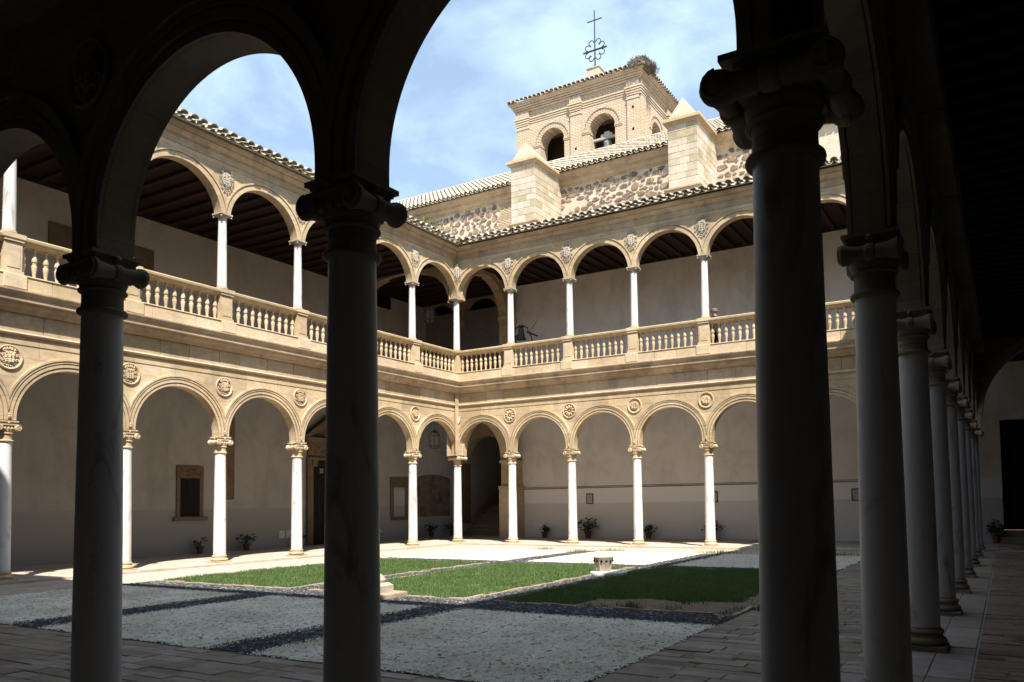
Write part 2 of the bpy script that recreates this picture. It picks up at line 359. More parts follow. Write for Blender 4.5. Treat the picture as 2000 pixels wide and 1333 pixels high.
def ground_mat(name, stops, scale=60, bd=0.03, big=None):
    m, t, b = newmat(name, 0.95, 0.15); p = pos(t)
    vor = N(t, 'ShaderNodeTexVoronoi'); vor.inputs['Scale'].default_value = scale; t.links.new(p, vor.inputs['Vector'])
    sp = N(t, 'ShaderNodeSeparateColor'); t.links.new(vor.outputs['Color'], sp.inputs[0])
    base = ramp(t, sp.outputs[0], stops)
    if big: base = mixc(t, ramp(t, noise_n(t, p, 0.9, 7, 0.7), [(0.5, (0, 0, 0)), (0.75, (0.6,) * 3)]), base, big)
    t.links.new(base, b.inputs['Base Color']); bump(t, b, math_n(t, 'SUBTRACT', 1, vor.outputs['Distance']), bd, 1.0); return m
M_GRAV = ground_mat('white_gravel', [(0, (0.42, 0.38, 0.32)), (0.25, (0.62, 0.57, 0.48)), (0.6, (0.78, 0.72, 0.62)), (1, (0.86, 0.80, 0.70))], 34, big=(0.40, 0.38, 0.32))
M_GRAVD = ground_mat('dark_gravel', [(0, (0.03, 0.03, 0.034)), (0.6, (0.075, 0.075, 0.082)), (1, (0.15, 0.15, 0.15))], 30)
M_SOILG = ground_mat('dry_soil', [(0, (0.15, 0.105, 0.07)), (0.6, (0.21, 0.155, 0.11)), (1, (0.27, 0.21, 0.15))], 25, 0.01, big=(0.18, 0.15, 0.10))
def chip_mat(name, stops):
    m, t, b = newmat(name, 0.9, 0.2); p = pos(t)
    wn = N(t, 'ShaderNodeTexWhiteNoise', noise_dimensions='3D'); mp = N(t, 'ShaderNodeVectorMath', operation='SNAP'); mp.inputs[1].default_value = (0.045,) * 3
    t.links.new(p, mp.inputs[0]); t.links.new(mp.outputs[0], wn.inputs['Vector'])
    big = ramp(t, noise_n(t, p, 0.9, 6, 0.65), [(0.35, (0.72, 0.70, 0.64)), (0.6, (1, 1, 1))])
    t.links.new(mixc(t, 1.0, ramp(t, wn.outputs['Value'], stops), big, 'MULTIPLY'), b.inputs['Base Color']); return m
M_CHIPW = chip_mat('white_gravel_chips', [(0, (0.14, 0.13, 0.11)), (0.05, (0.44, 0.40, 0.33)), (0.22, (0.80, 0.71, 0.58)), (0.7, (0.88, 0.80, 0.67)), (1, (0.90, 0.85, 0.75))])
M_CHIPD = chip_mat('dark_gravel_chips', [(0, (0.026, 0.026, 0.029)), (0.6, (0.072, 0.072, 0.079)), (0.88, (0.15, 0.15, 0.155)), (1, (0.34, 0.33, 0.31))])
def grass_mat():
    m, t, b = newmat('grass_blades', 0.55, 0.3); p = pos(t)
    base = ramp(t, noise_n(t, p, 2.2, 6, 0.7), [(0.22, (0.065, 0.115, 0.038)), (0.42, (0.11, 0.185, 0.062)), (0.6, (0.15, 0.23, 0.085)), (0.74, (0.26, 0.27, 0.13))])
    wn = N(t, 'ShaderNodeTexWhiteNoise', noise_dimensions='3D'); mp = N(t, 'ShaderNodeVectorMath', operation='SNAP'); mp.inputs[1].default_value = (0.03, 0.03, 0.5)
    t.links.new(p, mp.inputs[0]); t.links.new(mp.outputs[0], wn.inputs['Vector'])
    base = mixc(t, 0.4, base, ramp(t, wn.outputs['Value'], [(0, (0.03, 0.075, 0.015)), (0.8, (0.12, 0.22, 0.05)), (1, (0.24, 0.28, 0.10))]))
    t.links.new(base, b.inputs['Base Color'])
    tl = N(t, 'ShaderNodeBsdfTranslucent'); t.links.new(base, tl.inputs['Color']); mx = N(t, 'ShaderNodeMixShader'); mx.inputs[0].default_value = 0.35
    t.links.new(b.outputs[0], mx.inputs[1]); t.links.new(tl.outputs[0], mx.inputs[2]); t.links.new(mx.outputs[0], t.nodes['Material Output'].inputs['Surface'])
    return m
M_GRASS = grass_mat()

# ------------------------------------------------------------------ dimensions
BX, BY = 2.7, 2.8119
NX, NY = 7, 8
LX, LY = BX * NX, BY * NY
YF = -LY
ZG = -0.02      # gallery floor
ZC = -0.085     # courtyard
SPR_FOOT = 3.58
GW = 4.7

# ------------------------------------------------------------------ column prototypes
def col_base_mesh(mat, r=0.17):
    mb = MB(); mb.box(-0.235, 0.235, -0.235, 0.235, ZG - 0.02, 0.03)
    p = [(0.228, 0.032)]
    for k in range(7): a = -PI / 2 + PI * k / 6; p.append((0.205 + 0.03 * math.cos(a), 0.067 + 0.035 * math.sin(a)))
    p += [(0.198, 0.108), (0.192, 0.125), (0.195, 0.142)]
    for k in range(5): a = -PI / 2 + PI * k / 4; p.append((0.188 + 0.018 * math.cos(a), 0.165 + 0.02 * math.sin(a)))
    p += [(0.182, 0.192), (0.172, 0.20), (0.170, 0.215)]
    mb.lathe(p, 32); return mb.mesh('base', mat, True)
def shaft_mesh(mat, rb, rtp, z0, z1, name='column', n=40):
    mb = MB(); p = []
    for k in range(13):
        t = k / 12; p.append((rb + (rtp - rb) * (t ** 1.5), z0 + (z1 - z0) * t))
    mb.lathe(p, n); return mb.mesh(name, mat, True, angle=60)
def capital_mesh(mat, corner=False):
    """ionic capital with four scrolls: bolsters run across the wall (local y)"""
    mb = MB(); q_ = 1.0; CX, CL = (0.235, 1.30) if corner else (0.192, 1.0)
    p = [(0.150, 3.105)]
    for k in range(7): a = -PI / 2 + PI * k / 6; p.append((0.160 + 0.022 * math.cos(a), 3.13 + 0.024 * math.sin(a)))
    p += [(0.150, 3.158), (0.148, 3.25), (0.150, 3.285)]
    for k in range(5): a = -PI / 2 + PI * k / 4; p.append((0.160 + 0.018 * math.cos(a), 3.297 + 0.016 * math.sin(a)))
    p += [(0.158, 3.318), (0.172, 3.345), (0.180, 3.375), (0.172, 3.40)]
    mb.lathe(p, 36)
    # channel block between the scrolls
    mb.box(-0.17, 0.17, -0.175, 0.175, 3.395, 3.505)
    turns = 2 if corner else 1; first = len(mb.v)
    for sx in (-1, 1):
        cx_ = sx * CX
        # bolster (pulvinus) with rope rings
        pr = [(0.0, -0.215), (0.05, -0.215), (0.070, -0.212), (0.081, -0.202), (0.081, -0.182), (0.072, -0.168), (0.060, -0.125), (0.053, -0.07), (0.051, -0.035), (0.061, -0.03), (0.066, -0.015), (0.066, 0.015), (0.061, 0.03), (0.051, 0.035), (0.053, 0.07), (0.060, 0.125), (0.072, 0.168), (0.081, 0.182), (0.081, 0.202), (0.070, 0.212), (0.05, 0.215), (0.0, 0.215)]
        st = len(mb.v); mb.lathe(pr, 20, cap=False)
        mb.tr(Matrix.Translation((cx_, 0, 3.425)) @ Matrix.Scale(CL, 4, (0, 1, 0)) @ Matrix.Rotation(PI / 2, 4, 'X'), st)
        for sy in (-1, 1):
            # scroll spiral relief and its eye
            pts = []
            for k in range(26):
                a = -sx * (k / 25) * 3.4 * PI + PI / 2; rr = 0.070 * (1 - k / 25 * 0.78)
                pts.append((cx_ + rr * math.cos(a), sy * 0.219 * CL, 3.425 + rr * math.sin(a)))
            mb.tube(pts, 0.0085, 5)
            st = len(mb.v); mb.lathe([(0.018, -0.01), (0.018, 0.008), (0.008, 0.014)], 10)
            mb.tr(Matrix.Translation((cx_, sy * 0.219 * CL, 3.425)) @ Matrix.Rotation(-sy * PI / 2, 4, 'X').inverted(), st)
    if corner:      # the same scrolls turned, so that both court faces of a corner column carry them
        o2 = len(mb.v); cp = [(-y * 0.96, x * 0.96, z + 0.002) for x, y, z in mb.v[first:]]; nf = [tuple(i - first + o2 for i in f) for f in mb.f if min(f) >= first]
        mb.v += cp; mb.f += nf
    for sy in (-1, 1):   # echinus eggs between the scrolls
        for k in (-1, 0, 1):
            st = len(mb.v); mb.lathe([(0.0, -0.035), (0.022, -0.022), (0.028, 0.0), (0.02, 0.026), (0.0, 0.032)], 10, cap=False)
            mb.tr(Matrix.Translation((k * 0.07, sy * 0.178, 3.415)), st)
        mb.box(-0.19, 0.19, sy * 0.176, sy * 0.205, 3.480, 3.5075)
    # abacus, moulded
    for a, z0, z1 in ((0.168, 3.506, 3.53), (0.182, 3.53, 3.552), (0.235 if corner else 0.205, 3.552, 3.582)):
        mb.box(-a, a, -a, a, z0, z1 + 0.001)
    for k in range(4):   # small carved flower at each abacus centre
        a = k * PI / 2; st = len(mb.v); mb.lathe([(0.0, -0.026), (0.024, -0.018), (0.028, 0.0), (0.016, 0.02), (0, 0.024)], 10, cap=False)
        mb.tr(Matrix.Rotation(a, 4, 'Z') @ Matrix.Translation((0.0, -0.195, 3.54)), st)
    return mb.mesh('capital', mat, True, angle=40)
def upper_base_mesh(mat):
    mb = MB(); mb.box(-0.165, 0.165, -0.165, 0.165, 7.868, 7.905)
    p = [(0.160, 7.905), (0.168, 7.925), (0.160, 7.948), (0.145, 7.956), (0.148, 7.972), (0.14, 7.985), (0.132, 7.995)]
    mb.lathe(p, 24); return mb.mesh('base', mat, True)
def upper_cap_mesh(mat):
    mb = MB(); p = [(0.112, 9.93)]
    for k in range(5): a = -PI / 2 + PI * k / 4; p.append((0.12 + 0.012 * math.cos(a), 9.945 + 0.014 * math.sin(a)))
    p += [(0.116, 9.962), (0.116, 10.01), (0.125, 10.02), (0.15, 10.05), (0.165, 10.065)]
    mb.lathe(p, 24); mb.box(-0.17, 0.17, -0.17, 0.17, 10.063, 10.09); mb.box(-0.20, 0.20, -0.20, 0.20, 10.089, 10.135)
    for sx in (-1, 1):
        for sy in (-1, 1): mb.box(sx * 0.15, sx * 0.185, sy * 0.15, sy * 0.185, 10.02, 10.066)
    return mb.mesh('capital', mat, True)
SH = {}
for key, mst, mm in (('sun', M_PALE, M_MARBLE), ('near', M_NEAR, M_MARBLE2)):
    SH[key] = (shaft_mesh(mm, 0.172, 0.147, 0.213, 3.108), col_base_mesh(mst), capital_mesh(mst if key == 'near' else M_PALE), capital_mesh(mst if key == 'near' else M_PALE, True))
UP = (shaft_mesh(M_MARBLE, 0.136, 0.113, 7.992, 9.932, n=28), upper_base_mesh(M_PALE), upper_cap_mesh(M_CREST))

# ------------------------------------------------------------------ arches
def arch_mesh(name, mat, bay, hd, foot_z, spr, r, ztop, rings, crown_top, seg=52, both=True, xb=None):
    """one bay of arcade wall with its arch; local x 0..bay, y -hd..hd; rings = archivolt steps [(r_in_off, r_out_off, proj)]"""
    mb = MB(); c = bay / 2
    if spr >= foot_z:
        pts = [(0.0, foot_z), (c - r, foot_z), (c - r, spr)]
        for k in range(1, seg): a = PI - PI * k / seg; pts.append((c + r * math.cos(a), spr + r * math.sin(a)))
        pts += [(c + r, spr), (c + r, foot_z), (bay, foot_z)]
    else:
        a0 = math.asin((foot_z - spr) / r); pts = [(0.0, foot_z)]
        for k in range(0, seg + 1): a = PI - a0 - (PI - 2 * a0) * k / seg; pts.append((c + r * math.cos(a), spr + r * math.sin(a)))
        pts += [(bay, foot_z)]
    n = len(pts)
    for sgn in (-1, 1):
        o = len(mb.v)
        for x, z in pts: mb.v.append((x, sgn * hd, z))
        for x, z in pts: mb.v.append((x, sgn * hd, ztop))
        for i in range(n - 1):
            if abs(pts[i][0] - pts[i + 1][0]) < 1e-6: continue
            f = (o + i, o + i + 1, o + n + i + 1, o + n + i); mb.f.append(f if sgn < 0 else f[::-1])
    o = len(mb.v)
    for x, z in pts: mb.v.append((x, -hd, z)); mb.v.append((x, hd, z))
    for i in range(n - 1): mb.f.append((o + 2 * i, o + 2 * i + 1, o + 2 * i + 3, o + 2 * i + 2))
    o = len(mb.v); mb.v += [(0, -hd, ztop), (bay, -hd, ztop), (bay, hd, ztop), (0, hd, ztop)]; mb.f.append((o, o + 1, o + 2, o + 3))
    for sgn in ((-1, 1) if both else (-1,)):
        for ri, ro, pj in rings:
            o = len(mb.v); q = []
            for rr in (r + ri, r + ro):
                row = []; aa = max(0.0, (foot_z + 0.02 - spr) / rr); aa = math.asin(aa) if spr < foot_z else 0.0
                if spr >= foot_z: row.append((c - rr, foot_z + 0.02)); row.append((c - rr, spr))
                for k in range(0 if spr < foot_z else 1, seg + (1 if spr < foot_z else 0)): a = PI - aa - (PI - 2 * aa) * k / seg; row.append((c + rr * math.cos(a), spr + rr * math.sin(a)))
                if spr >= foot_z: row.append((c + rr, spr)); row.append((c + rr, foot_z + 0.02))
                q.append(row)
            L = len(q[0])
            cl = lambda x: min(bay - 0.0005, max(0.0005, x))
            for x, z in q[0]: mb.v.append((cl(x), sgn * (hd - 0.01), z))
            for x, z in q[0]: mb.v.append((cl(x), sgn * (hd + pj), z))
            for x, z in q[1]: mb.v.append((cl(x), sgn * (hd + pj), z))
            for x, z in q[1]: mb.v.append((cl(x), sgn * (hd - 0.01), z))
            for b_ in range(3):
                for i in range(L - 1):
                    x_ = mb.v[o + b_ * L + i][0], mb.v[o + b_ * L + i + 1][0], mb.v[o + (b_ + 1) * L + i][0]
                    if max(x_) - min(x_) < 1e-6 and (x_[0] < 0.001 or x_[0] > bay - 0.001): continue
                    f = (o + b_ * L + i, o + b_ * L + i + 1, o + (b_ + 1) * L + i + 1, o + (b_ + 1) * L + i)
                    mb.f.append(f if sgn < 0 else f[::-1])
    return mb.mesh(name, mat, True, fix=False, angle=30)
RINGS_LO = [(0.0, 0.07, 0.028), (0.07, 0.088, 0.003), (0.088, 0.160, 0.048), (0.160, 0.180, 0.016), (0.180, 0.240, 0.062), (0.240, 0.285, 0.080)]
RINGS_UP = [(0.0, 0.15, 0.012), (0.15, 0.165, 0.001), (0.165, 0.205, 0.040)]
def lo_arch(mat, bay):
    r = (bay - 0.34) / 2; return arch_mesh('arch', mat, bay, 0.125, 3.582, 4.885 - r, r, 5.35, RINGS_LO, 0)
def up_arch(mat, bay):
    r = (bay - 0.30) / 2; return arch_mesh('arch', mat, bay, 0.145, 10.136, 11.24 - r, r, 11.62, RINGS_UP, 0)
def wing_prism(name, mat, L, prof, parent, mitre=(1, 1), smooth=False, y_sign=-1):
    """profile [(d,z)] run along the wing, mitred at the court's inner corners (d outward = local -y)"""
    mb = MB(); n = len(prof)
    for e in (0, 1):
        for d, z in prof:
            s = (d if mitre[0] else 0) if e == 0 else (L - d if mitre[1] else L)
            mb.v.append((s, -d, z))
    for k in range(n): k2 = (k + 1) % n; mb.f.append((k, k2, n + k2, n + k))
    mb.f.append(tuple(range(n))); mb.f.append(tuple(n + k for k in reversed(range(n))))
    return mb.build(name, mat, parent, smooth=smooth)

WINGS = {'B': ((0, 0, 0), 0.0, LX, NX, BX), 'L': ((0, YF, 0), PI / 2, LY, NY, BY), 'R': ((LX, 0, 0), -PI / 2, LY, NY, BY), 'F': ((LX, YF, 0), PI, LX, NX, BX)}
def to_world(wg, s, d, z):
    (ox, oy, _), a, *_ = WINGS[wg]; c, sn = math.cos(a), math.sin(a); return Vector((ox + c * s + sn * d, oy + sn * s - c * d, z))

# reliefs
def shield_mesh(name, mat, kind):
    mb = MB()
    if kind == 'rosette':  # petals round a button
        for k in range(10):
            a = 2 * PI * k / 10; st = len(mb.v)
            mb.lathe([(0.0, -0.075), (0.022, -0.06), (0.033, -0.02), (0.03, 0.02), (0.012, 0.055), (0, 0.06)], 8, cap=False)
            mb.tr(Matrix.Rotation(a, 4, 'Y') @ Matrix.Translation((0, -0.012, 0.115)) @ Matrix.Scale(1.25, 4, (0, 1, 0)) @ Matrix.Rotation(PI, 4, 'X'), st)
        st = len(mb.v); mb.lathe([(0.03, 0), (0.028, 0.02), (0.012, 0.032)], 12); mb.tr(Matrix.Rotation(PI / 2, 4, 'X'), st)
    else:
        rs = random.Random({'arms': 3, 'arms_b': 5, 'cartouche': 9, 'medal': 12, 'corner': 4}[kind])
        w_, h_ = (0.11, 0.15) if kind in ('arms', 'arms_b', 'medal') else (0.13, 0.19)
        if kind == 'medal': w_, h_ = 0.12, 0.12
        out = []
        for k in range(20):
            a = 2 * PI * k / 20; x = w_ * math.cos(a) * (1.06 if math.sin(a) > 0 else 0.92); z = h_ * math.sin(a)
            if kind != 'medal' and z < 0: x *= 1 - 0.25 * (z / h_) ** 2
            out.append((x, z))
        mb.poly(out, -0.02, 0.02)
        mb.poly([(x * 0.82, z * 0.82) for x, z in out], -0.03, 0.0)
        nv = 4 if kind == 'medal' else 5   # charges on the shield
        for i in range(3):
            for j in range(nv):
                x = (-0.5 + i * 0.5) * w_ * 1.1; z = (-0.55 + j * 1.1 / (nv - 1)) * h_
                st = len(mb.v); q = rs.uniform(0.014, 0.024); mb.lathe([(0, -q * 1.5), (q, -q * 0.6), (q, q * 0.6), (0, q * 1.5)], 6, cap=False); mb.tr(Matrix.Translation((x + rs.uniform(-.01, .01), -0.034, z)), st)
        if kind != 'medal':   # scrolled mantling round the shield
            m_ = 14 if kind == 'cartouche' else 12
            for k in range(m_):
                a = 2 * PI * k / m_ + 0.2; R1 = 1.28 if kind == 'cartouche' else 1.2
                cx_, cz_ = w_ * R1 * math.cos(a), h_ * R1 * math.sin(a); pts = []
                for q in range(9):
                    b = a + q * 0.62; rr = 0.036 * (1 - q / 11); pts.append((cx_ + rr * math.cos(b), -0.012 - 0.002 * q, cz_ + rr * math.sin(b)))
                mb.tube(pts, 0.011, 5)
            for k in range(5):   # crown
                st = len(mb.v); mb.lathe([(0, -0.03), (0.018, -0.01), (0.014, 0.02), (0, 0.04)], 6, cap=False); mb.tr(Matrix.Translation(((k - 2) * w_ * 0.42, -0.02, h_ * 1.18 - abs(k - 2) * 0.012)), st)
    return mb.mesh(name, mat, True, angle=40)
def rim_mesh(mat, r=0.255, t=0.03):
    mb = MB(); n = 36; prof = [(r + t, 0.01), (r + t, -0.03), (r + t * 0.3, -0.045), (r - t * 0.6, -0.035), (r - t, -0.012), (r - t, 0.01)]
    m = len(prof)
    for rr, y in prof:
        for k in range(n): a = 2 * PI * k / n; mb.v.append((rr * math.cos(a), y, rr * math.sin(a)))
    for i in range(m - 1):
        for k in range(n): k2 = (k + 1) % n; mb.f.append((i * n + k, i * n + k2, (i + 1) * n + k2, (i + 1) * n + k))
    return mb.mesh('roundel', mat, True, angle=50)
REL = {}
for key, mt in (('sun', M_PALE), ('near', M_NEAR)):
    REL[key] = {'rim': rim_mesh(mt), 'rosette': shield_mesh('relief', mt, 'rosette'), 'arms': shield_mesh('relief', mt, 'arms'), 'arms_b': shield_mesh('relief', mt, 'arms_b'), 'medal': shield_mesh('relief', mt, 'medal')}
CART = shield_mesh('crest', M_CREST, 'cartouche')
mb = MB(); mb.lathe([(0, -0.06), (0.02, -0.05), (0.03, -0.02), (0.018, 0.0), (0.03, 0.02), (0.022, 0.045), (0, 0.06)], 8, cap=False); KNOB = mb.mesh('boss', M_PALE, True)

LABEL_LO = {'B': 'sunlit golden lower arcade on white marble columns below the church tower',
            'L': 'lower arcade along the left side, with coats of arms in its roundels',
            'R': 'dark arcade on grey columns receding down the right-hand gallery',
            'F': 'dark near arcade seen from inside, framing the courtyard with tall arches'}
ARC = {}
for wg in 'BLRF':
    org, rz, L, n, bay = WINGS[wg]; key = 'sun' if wg in 'BL' else 'near'
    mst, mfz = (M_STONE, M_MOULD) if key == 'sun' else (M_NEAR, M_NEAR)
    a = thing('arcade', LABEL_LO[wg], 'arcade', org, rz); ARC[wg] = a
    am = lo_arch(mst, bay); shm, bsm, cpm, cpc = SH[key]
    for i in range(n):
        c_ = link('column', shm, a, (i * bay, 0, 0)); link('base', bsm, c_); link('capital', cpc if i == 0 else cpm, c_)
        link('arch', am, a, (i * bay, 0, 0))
    # cores and mouldings (d outward)
    IN = lambda pr: [(d - 0.06 if d > 0 else d + 0.06, z) for d, z in pr]
    wing_prism('architrave', mst, L, IN([(-0.20, 5.35), (0.197, 5.35), (0.197, 5.352), (0.202, 5.36), (0.202, 5.56), (-0.20, 5.56)]), a)
    wing_prism('string_course', M_PALE if key == 'sun' else mst, L, IN([(-0.19, 5.56), (0.235, 5.56), (0.262, 5.575), (0.275, 5.60), (0.262, 5.628), (0.235, 5.64), (-0.19, 5.64)]), a)
    wing_prism('frieze', mfz, L, IN([(-0.20, 5.64), (0.19, 5.64), (0.19, 6.085), (-0.20, 6.085)]), a)
    wing_prism('cornice', mfz, L, [(-0.20, 6.085), (0.225, 6.085), (0.235, 6.12), (0.26, 6.125), (0.275, 6.165), (0.31, 6.17), (0.335, 6.215), (0.36, 6.26), (0.365, 6.285), (0.45, 6.30), (0.455, 6.40), (0.475, 6.405), (0.51, 6.45), (0.535, 6.495), (0.54, 6.53), (0.38, 6.575), (-0.20, 6.575)], a)
    if key == 'near':      # projecting soffit slabs under the ceiling, open joints over the columns
        for i in range(n): MB().bev(i * bay + (0.018 if i else -0.38), (i + 1) * bay - (0.018 if i < n - 1 else -0.38), 0.142, 0.40, 5.75, 6.29, 0.01, sgn=1).build('soffit_slab', mst, a)
    if key == 'sun':
        s = 0.19; rs = random.Random(ord(wg))
        while s < L - 0.19:      # frieze blocks laid end to end
            w_ = rs.uniform(0.62, 1.15); e = min(s + w_, L - 0.19)
            if L - 0.19 - e < 0.35: e = L - 0.19
            d = 0.147 + rs.uniform(-0.004, 0.006)
            MB().bev(s + 0.004, e - 0.004, -d, -0.11, 5.645, 6.08, 0.006).build('ashlar_block', M_BLOCK, a); s = e
    for i in range(0 if wg in 'BR' else 1, n):
        if wg == 'F' and i == 0: continue
        x = i * bay
        if i == 0: continue
        kind = {'B': 'rosette' if i < 3 else 'medal', 'L': ('arms', 'arms_b')[i % 2] if i < n - 1 else 'medal'}.get(wg, 'arms')
        for sd in ((-1,) if key == 'sun' else (-1, 1)):
            rl = link('roundel', REL[key]['rim'], a, (x, sd * 0.126, 5.03), 0 if sd < 0 else PI)
            link('relief', REL[key][kind], rl, (0, -0.004, 0), 0, (1.3, 1.5, 1.3) if kind == 'medal' else (1.15, 1.5, 1.15))
        if key == 'sun': link('boss', KNOB, a, (x, -0.205, 3.70))
# small triangular shield where the two sunlit arcades meet
mb = MB(); mb.poly([(-0.10, 0.13), (0.10, 0.13), (0.085, 0.0), (0, -0.17), (-0.085, 0.0)], -0.03, 0.0)
o = mb.build('corner_shield', M_PALE, ARC['B'], (0.225, -0.225, 5.0), PI / 4); MB().box(-0.11, 0.11, -0.045, 0.0, 0.12, 0.15).build('shield_band', M_PALE, o)

# ------------------------------------------------------------------ upper storey of the two sunlit wings
def baluster_mesh():
    mb = MB(); z0 = 6.935
    p = [(0.050, 0.0), (0.050, 0.03), (0.030, 0.05), (0.030, 0.07), (0.036, 0.14), (0.046, 0.22), (0.054, 0.30), (0.052, 0.335), (0.036, 0.35), (0.042, 0.365), (0.042, 0.385), (0.034, 0.395), (0.050, 0.41), (0.056, 0.44), (0.050, 0.49), (0.036, 0.55), (0.026, 0.60), (0.024, 0.66), (0.030, 0.69), (0.050, 0.71), (0.050, 0.737)]
    mb.lathe([(r * 1.12, z0 + z) for r, z in p], 14); return mb.mesh('baluster', M_PALE, True, angle=50)
BAL = baluster_mesh()
LABEL_BAL = {'B': 'stone balustrade of turned balusters on the upper gallery under the church',
             'L': 'stone balustrade of turned balusters along the left upper gallery'}
LABEL_UP = {'B': 'upper arcade with grey carved crests below the church, in eave shade',
            'L': 'upper arcade along the left wing with tall open arches and grey crests'}
for wg in 'BL':
    org, rz, L, n, bay = WINGS[wg]
    bt = thing('balustrade', LABEL_BAL[wg], 'balustrade', org, rz)
    # blocking course as separate stones over a core
    wing_prism('blocking_course', M_MOULD, L, [(-0.16, 6.576), (0.285, 6.576), (0.285, 6.90), (-0.16, 6.90)], bt)
    s = 0.29; rs = random.Random(ord(wg) + 5)
    while s < L - 0.29:
        w_ = rs.uniform(0.7, 1.3); e = min(s + w_, L - 0.29)
        if L - 0.29 - e < 0.4: e = L - 0.29
        MB().bev(s + 0.004, e - 0.004, -0.302 - rs.uniform(0, 0.006), -0.25, 6.578, 6.895, 0.008).build('ashlar_block', M_PALE, bt); s = e
    wing_prism('plinth_moulding', M_PALE, L, [(-0.16, 6.90), (0.325, 6.90), (0.33, 6.915), (0.30, 6.936), (-0.16, 6.936)], bt)
    rp = [(-0.16, 7.67), (0.16, 7.67), (0.17, 7.70), (0.20, 7.715), (0.21, 7.75), (0.245, 7.765), (0.255, 7.82), (0.235, 7.845), (-0.20, 7.845), (-0.20, 7.72)]
    wing_prism('handrail', M_PALE, L, rp, bt)
    for i in range(n + 1):
        x = i * bay
        if i == 0: x0, x1 = 0.02, 0.27
        elif i == n: x0, x1 = L - 0.27, L - 0.02
        else: x0, x1 = x - 0.185, x + 0.185
        p = MB(); p.box(x0, x1, -0.225, 0.16, 6.937, 7.672); p.box(x0 - 0.03, x1 + 0.03, -0.255, 0.17, 6.937, 7.02)
        p.box(x0 + 0.05, x1 - 0.05, -0.237, -0.22, 7.09, 7.58)
        po = p.build('pedestal', M_PALE, bt)
        if 0 < i < n:
            cpo = MB(); cpo.box(x0 - 0.05, x1 + 0.05, -0.285, 0.20, 7.76, 7.868); cpo.box(x0 - 0.02, x1 + 0.02, -0.262, 0.18, 7.69, 7.762); cpo.build('cap', M_PALE, po)
            MB().bev(x0 - 0.06, x1 + 0.06, -0.345, -0.28, 6.60, 6.899, 0.01).build('plinth_block', M_PALE, po)
        else:
            MB().box(x - 0.24, x + 0.24, -0.24, 0.24, 7.846, 7.868).build('cap', M_PALE, po)
        if i < n:
            m_ = 10; lo = x + (0.30 if i == 0 else 0.215) + 0.055; hi = (i + 1) * bay - (0.30 if i == n - 1 else 0.215) - 0.055
            for k in range(m_): link('baluster', BAL, bt, (lo + (hi - lo) * k / (m_ - 1), -0.06, 0), random.random())
    ua = thing('arcade', LABEL_UP[wg], 'arcade', org, rz)
    am = up_arch(M_STONE, bay)
    for i in range(n if wg == 'B' else n):
        c_ = link('column', UP[0], ua, (i * bay, 0, 0)); link('base', UP[1], c_); link('capital', UP[2], c_)
        link('arch', am, ua, (i * bay, 0, 0))
        if i > 0: link('crest', CART, ua, (i * bay, -0.165, 11.13), 0, (1.25, 1.3, 1.35))
    wing_prism('architrave', M_MOULD, L, [(-0.145, 11.62), (0.155, 11.62), (0.175, 11.635), (0.175, 11.66), (0.15, 11.672), (0.15, 11.84), (-0.145, 11.84)], ua)
    wing_prism('cornice', M_MOULD, L, [(-0.145, 11.84), (0.17, 11.84), (0.19, 11.865), (0.225, 11.87), (0.27, 11.93), (0.30, 11.97), (0.30, 12.0), (0.35, 12.01), (0.37, 12.08), (0.40, 12.11), (0.405, 12.15), (-0.145, 12.15)], ua)
o = link('crest', CART, ua, (LY - 0.24, -0.24, 11.13), -PI / 4, (1.25, 1.6, 1.35))

# ------------------------------------------------------------------ roofs with separate eave tiles
def tile_mesh(L=0.46, r0=0.125, r1=0.105, n=9, t=0.02, cover=True, name='roof_tile'):
    """barrel tile lying along local +y (eave at y=0); cover is an arch, otherwise a channel"""
    mb = MB(); sg = 1 if cover else -1
    for y, r in ((0, r0), (L, r1)):
        for rr in (r, r - t):
            for k in range(n + 1): a = PI * k / n; mb.v.append((rr * math.cos(a), y, sg * rr * math.sin(a) * 0.8))
    m = n + 1
    for k in range(n):
        mb.f += [(k, k + 1, 2 * m + k + 1, 2 * m + k), (m + k, 3 * m + k, 3 * m + k + 1, m + k + 1), (k, m + k, m + k + 1, k + 1), (2 * m + k, 2 * m + k + 1, 3 * m + k + 1, 3 * m + k)]
    return mb.mesh(name, M_TILE, True, angle=40)
T_COV, T_CHA = tile_mesh(), tile_mesh(cover=False)
SLOPE = 0.33
def tile_stack(name, cols, rows, x0, y0, z0, pitch, slope, mat_parent, skip_first=True, len_=0.38, seg=5):
    """joined barrel tiles beyond the first course; (x across, y up the slope)"""
    th = math.atan(slope); V = []; Fc = []; m = seg + 1
    for c in range(cols):
        for r in range(1 if skip_first else 0, rows):
            jx, jz = random.uniform(-.008, .008), random.uniform(0, .01)
            for cover in (0, 1):
                o = len(V)
                for e, rad in ((0, 0.43 * pitch), (1, 0.37 * pitch)):
                    for k in range(m):
                        a = PI * k / seg; yy = (r + e * 1.12) * len_ + (0.0 if cover else -0.05); hh = (0.05 if cover else 0.045) + jz - 0.02 * e + (rad * 0.8 * math.sin(a) if cover else -rad * 0.8 * math.sin(a) + 0.02)
                        V.append((x0 + (c + (0.5 if cover else 0)) * pitch + jx + rad * math.cos(a), y0 + yy * math.cos(th) - hh * math.sin(th), z0 + yy * math.sin(th) + hh * math.cos(th)))
                for k in range(seg): Fc.append((o + k, o + k + 1, o + m + k + 1, o + m + k))
    return link(name, fastmesh(name, V, Fc, M_TILE, True), mat_parent)
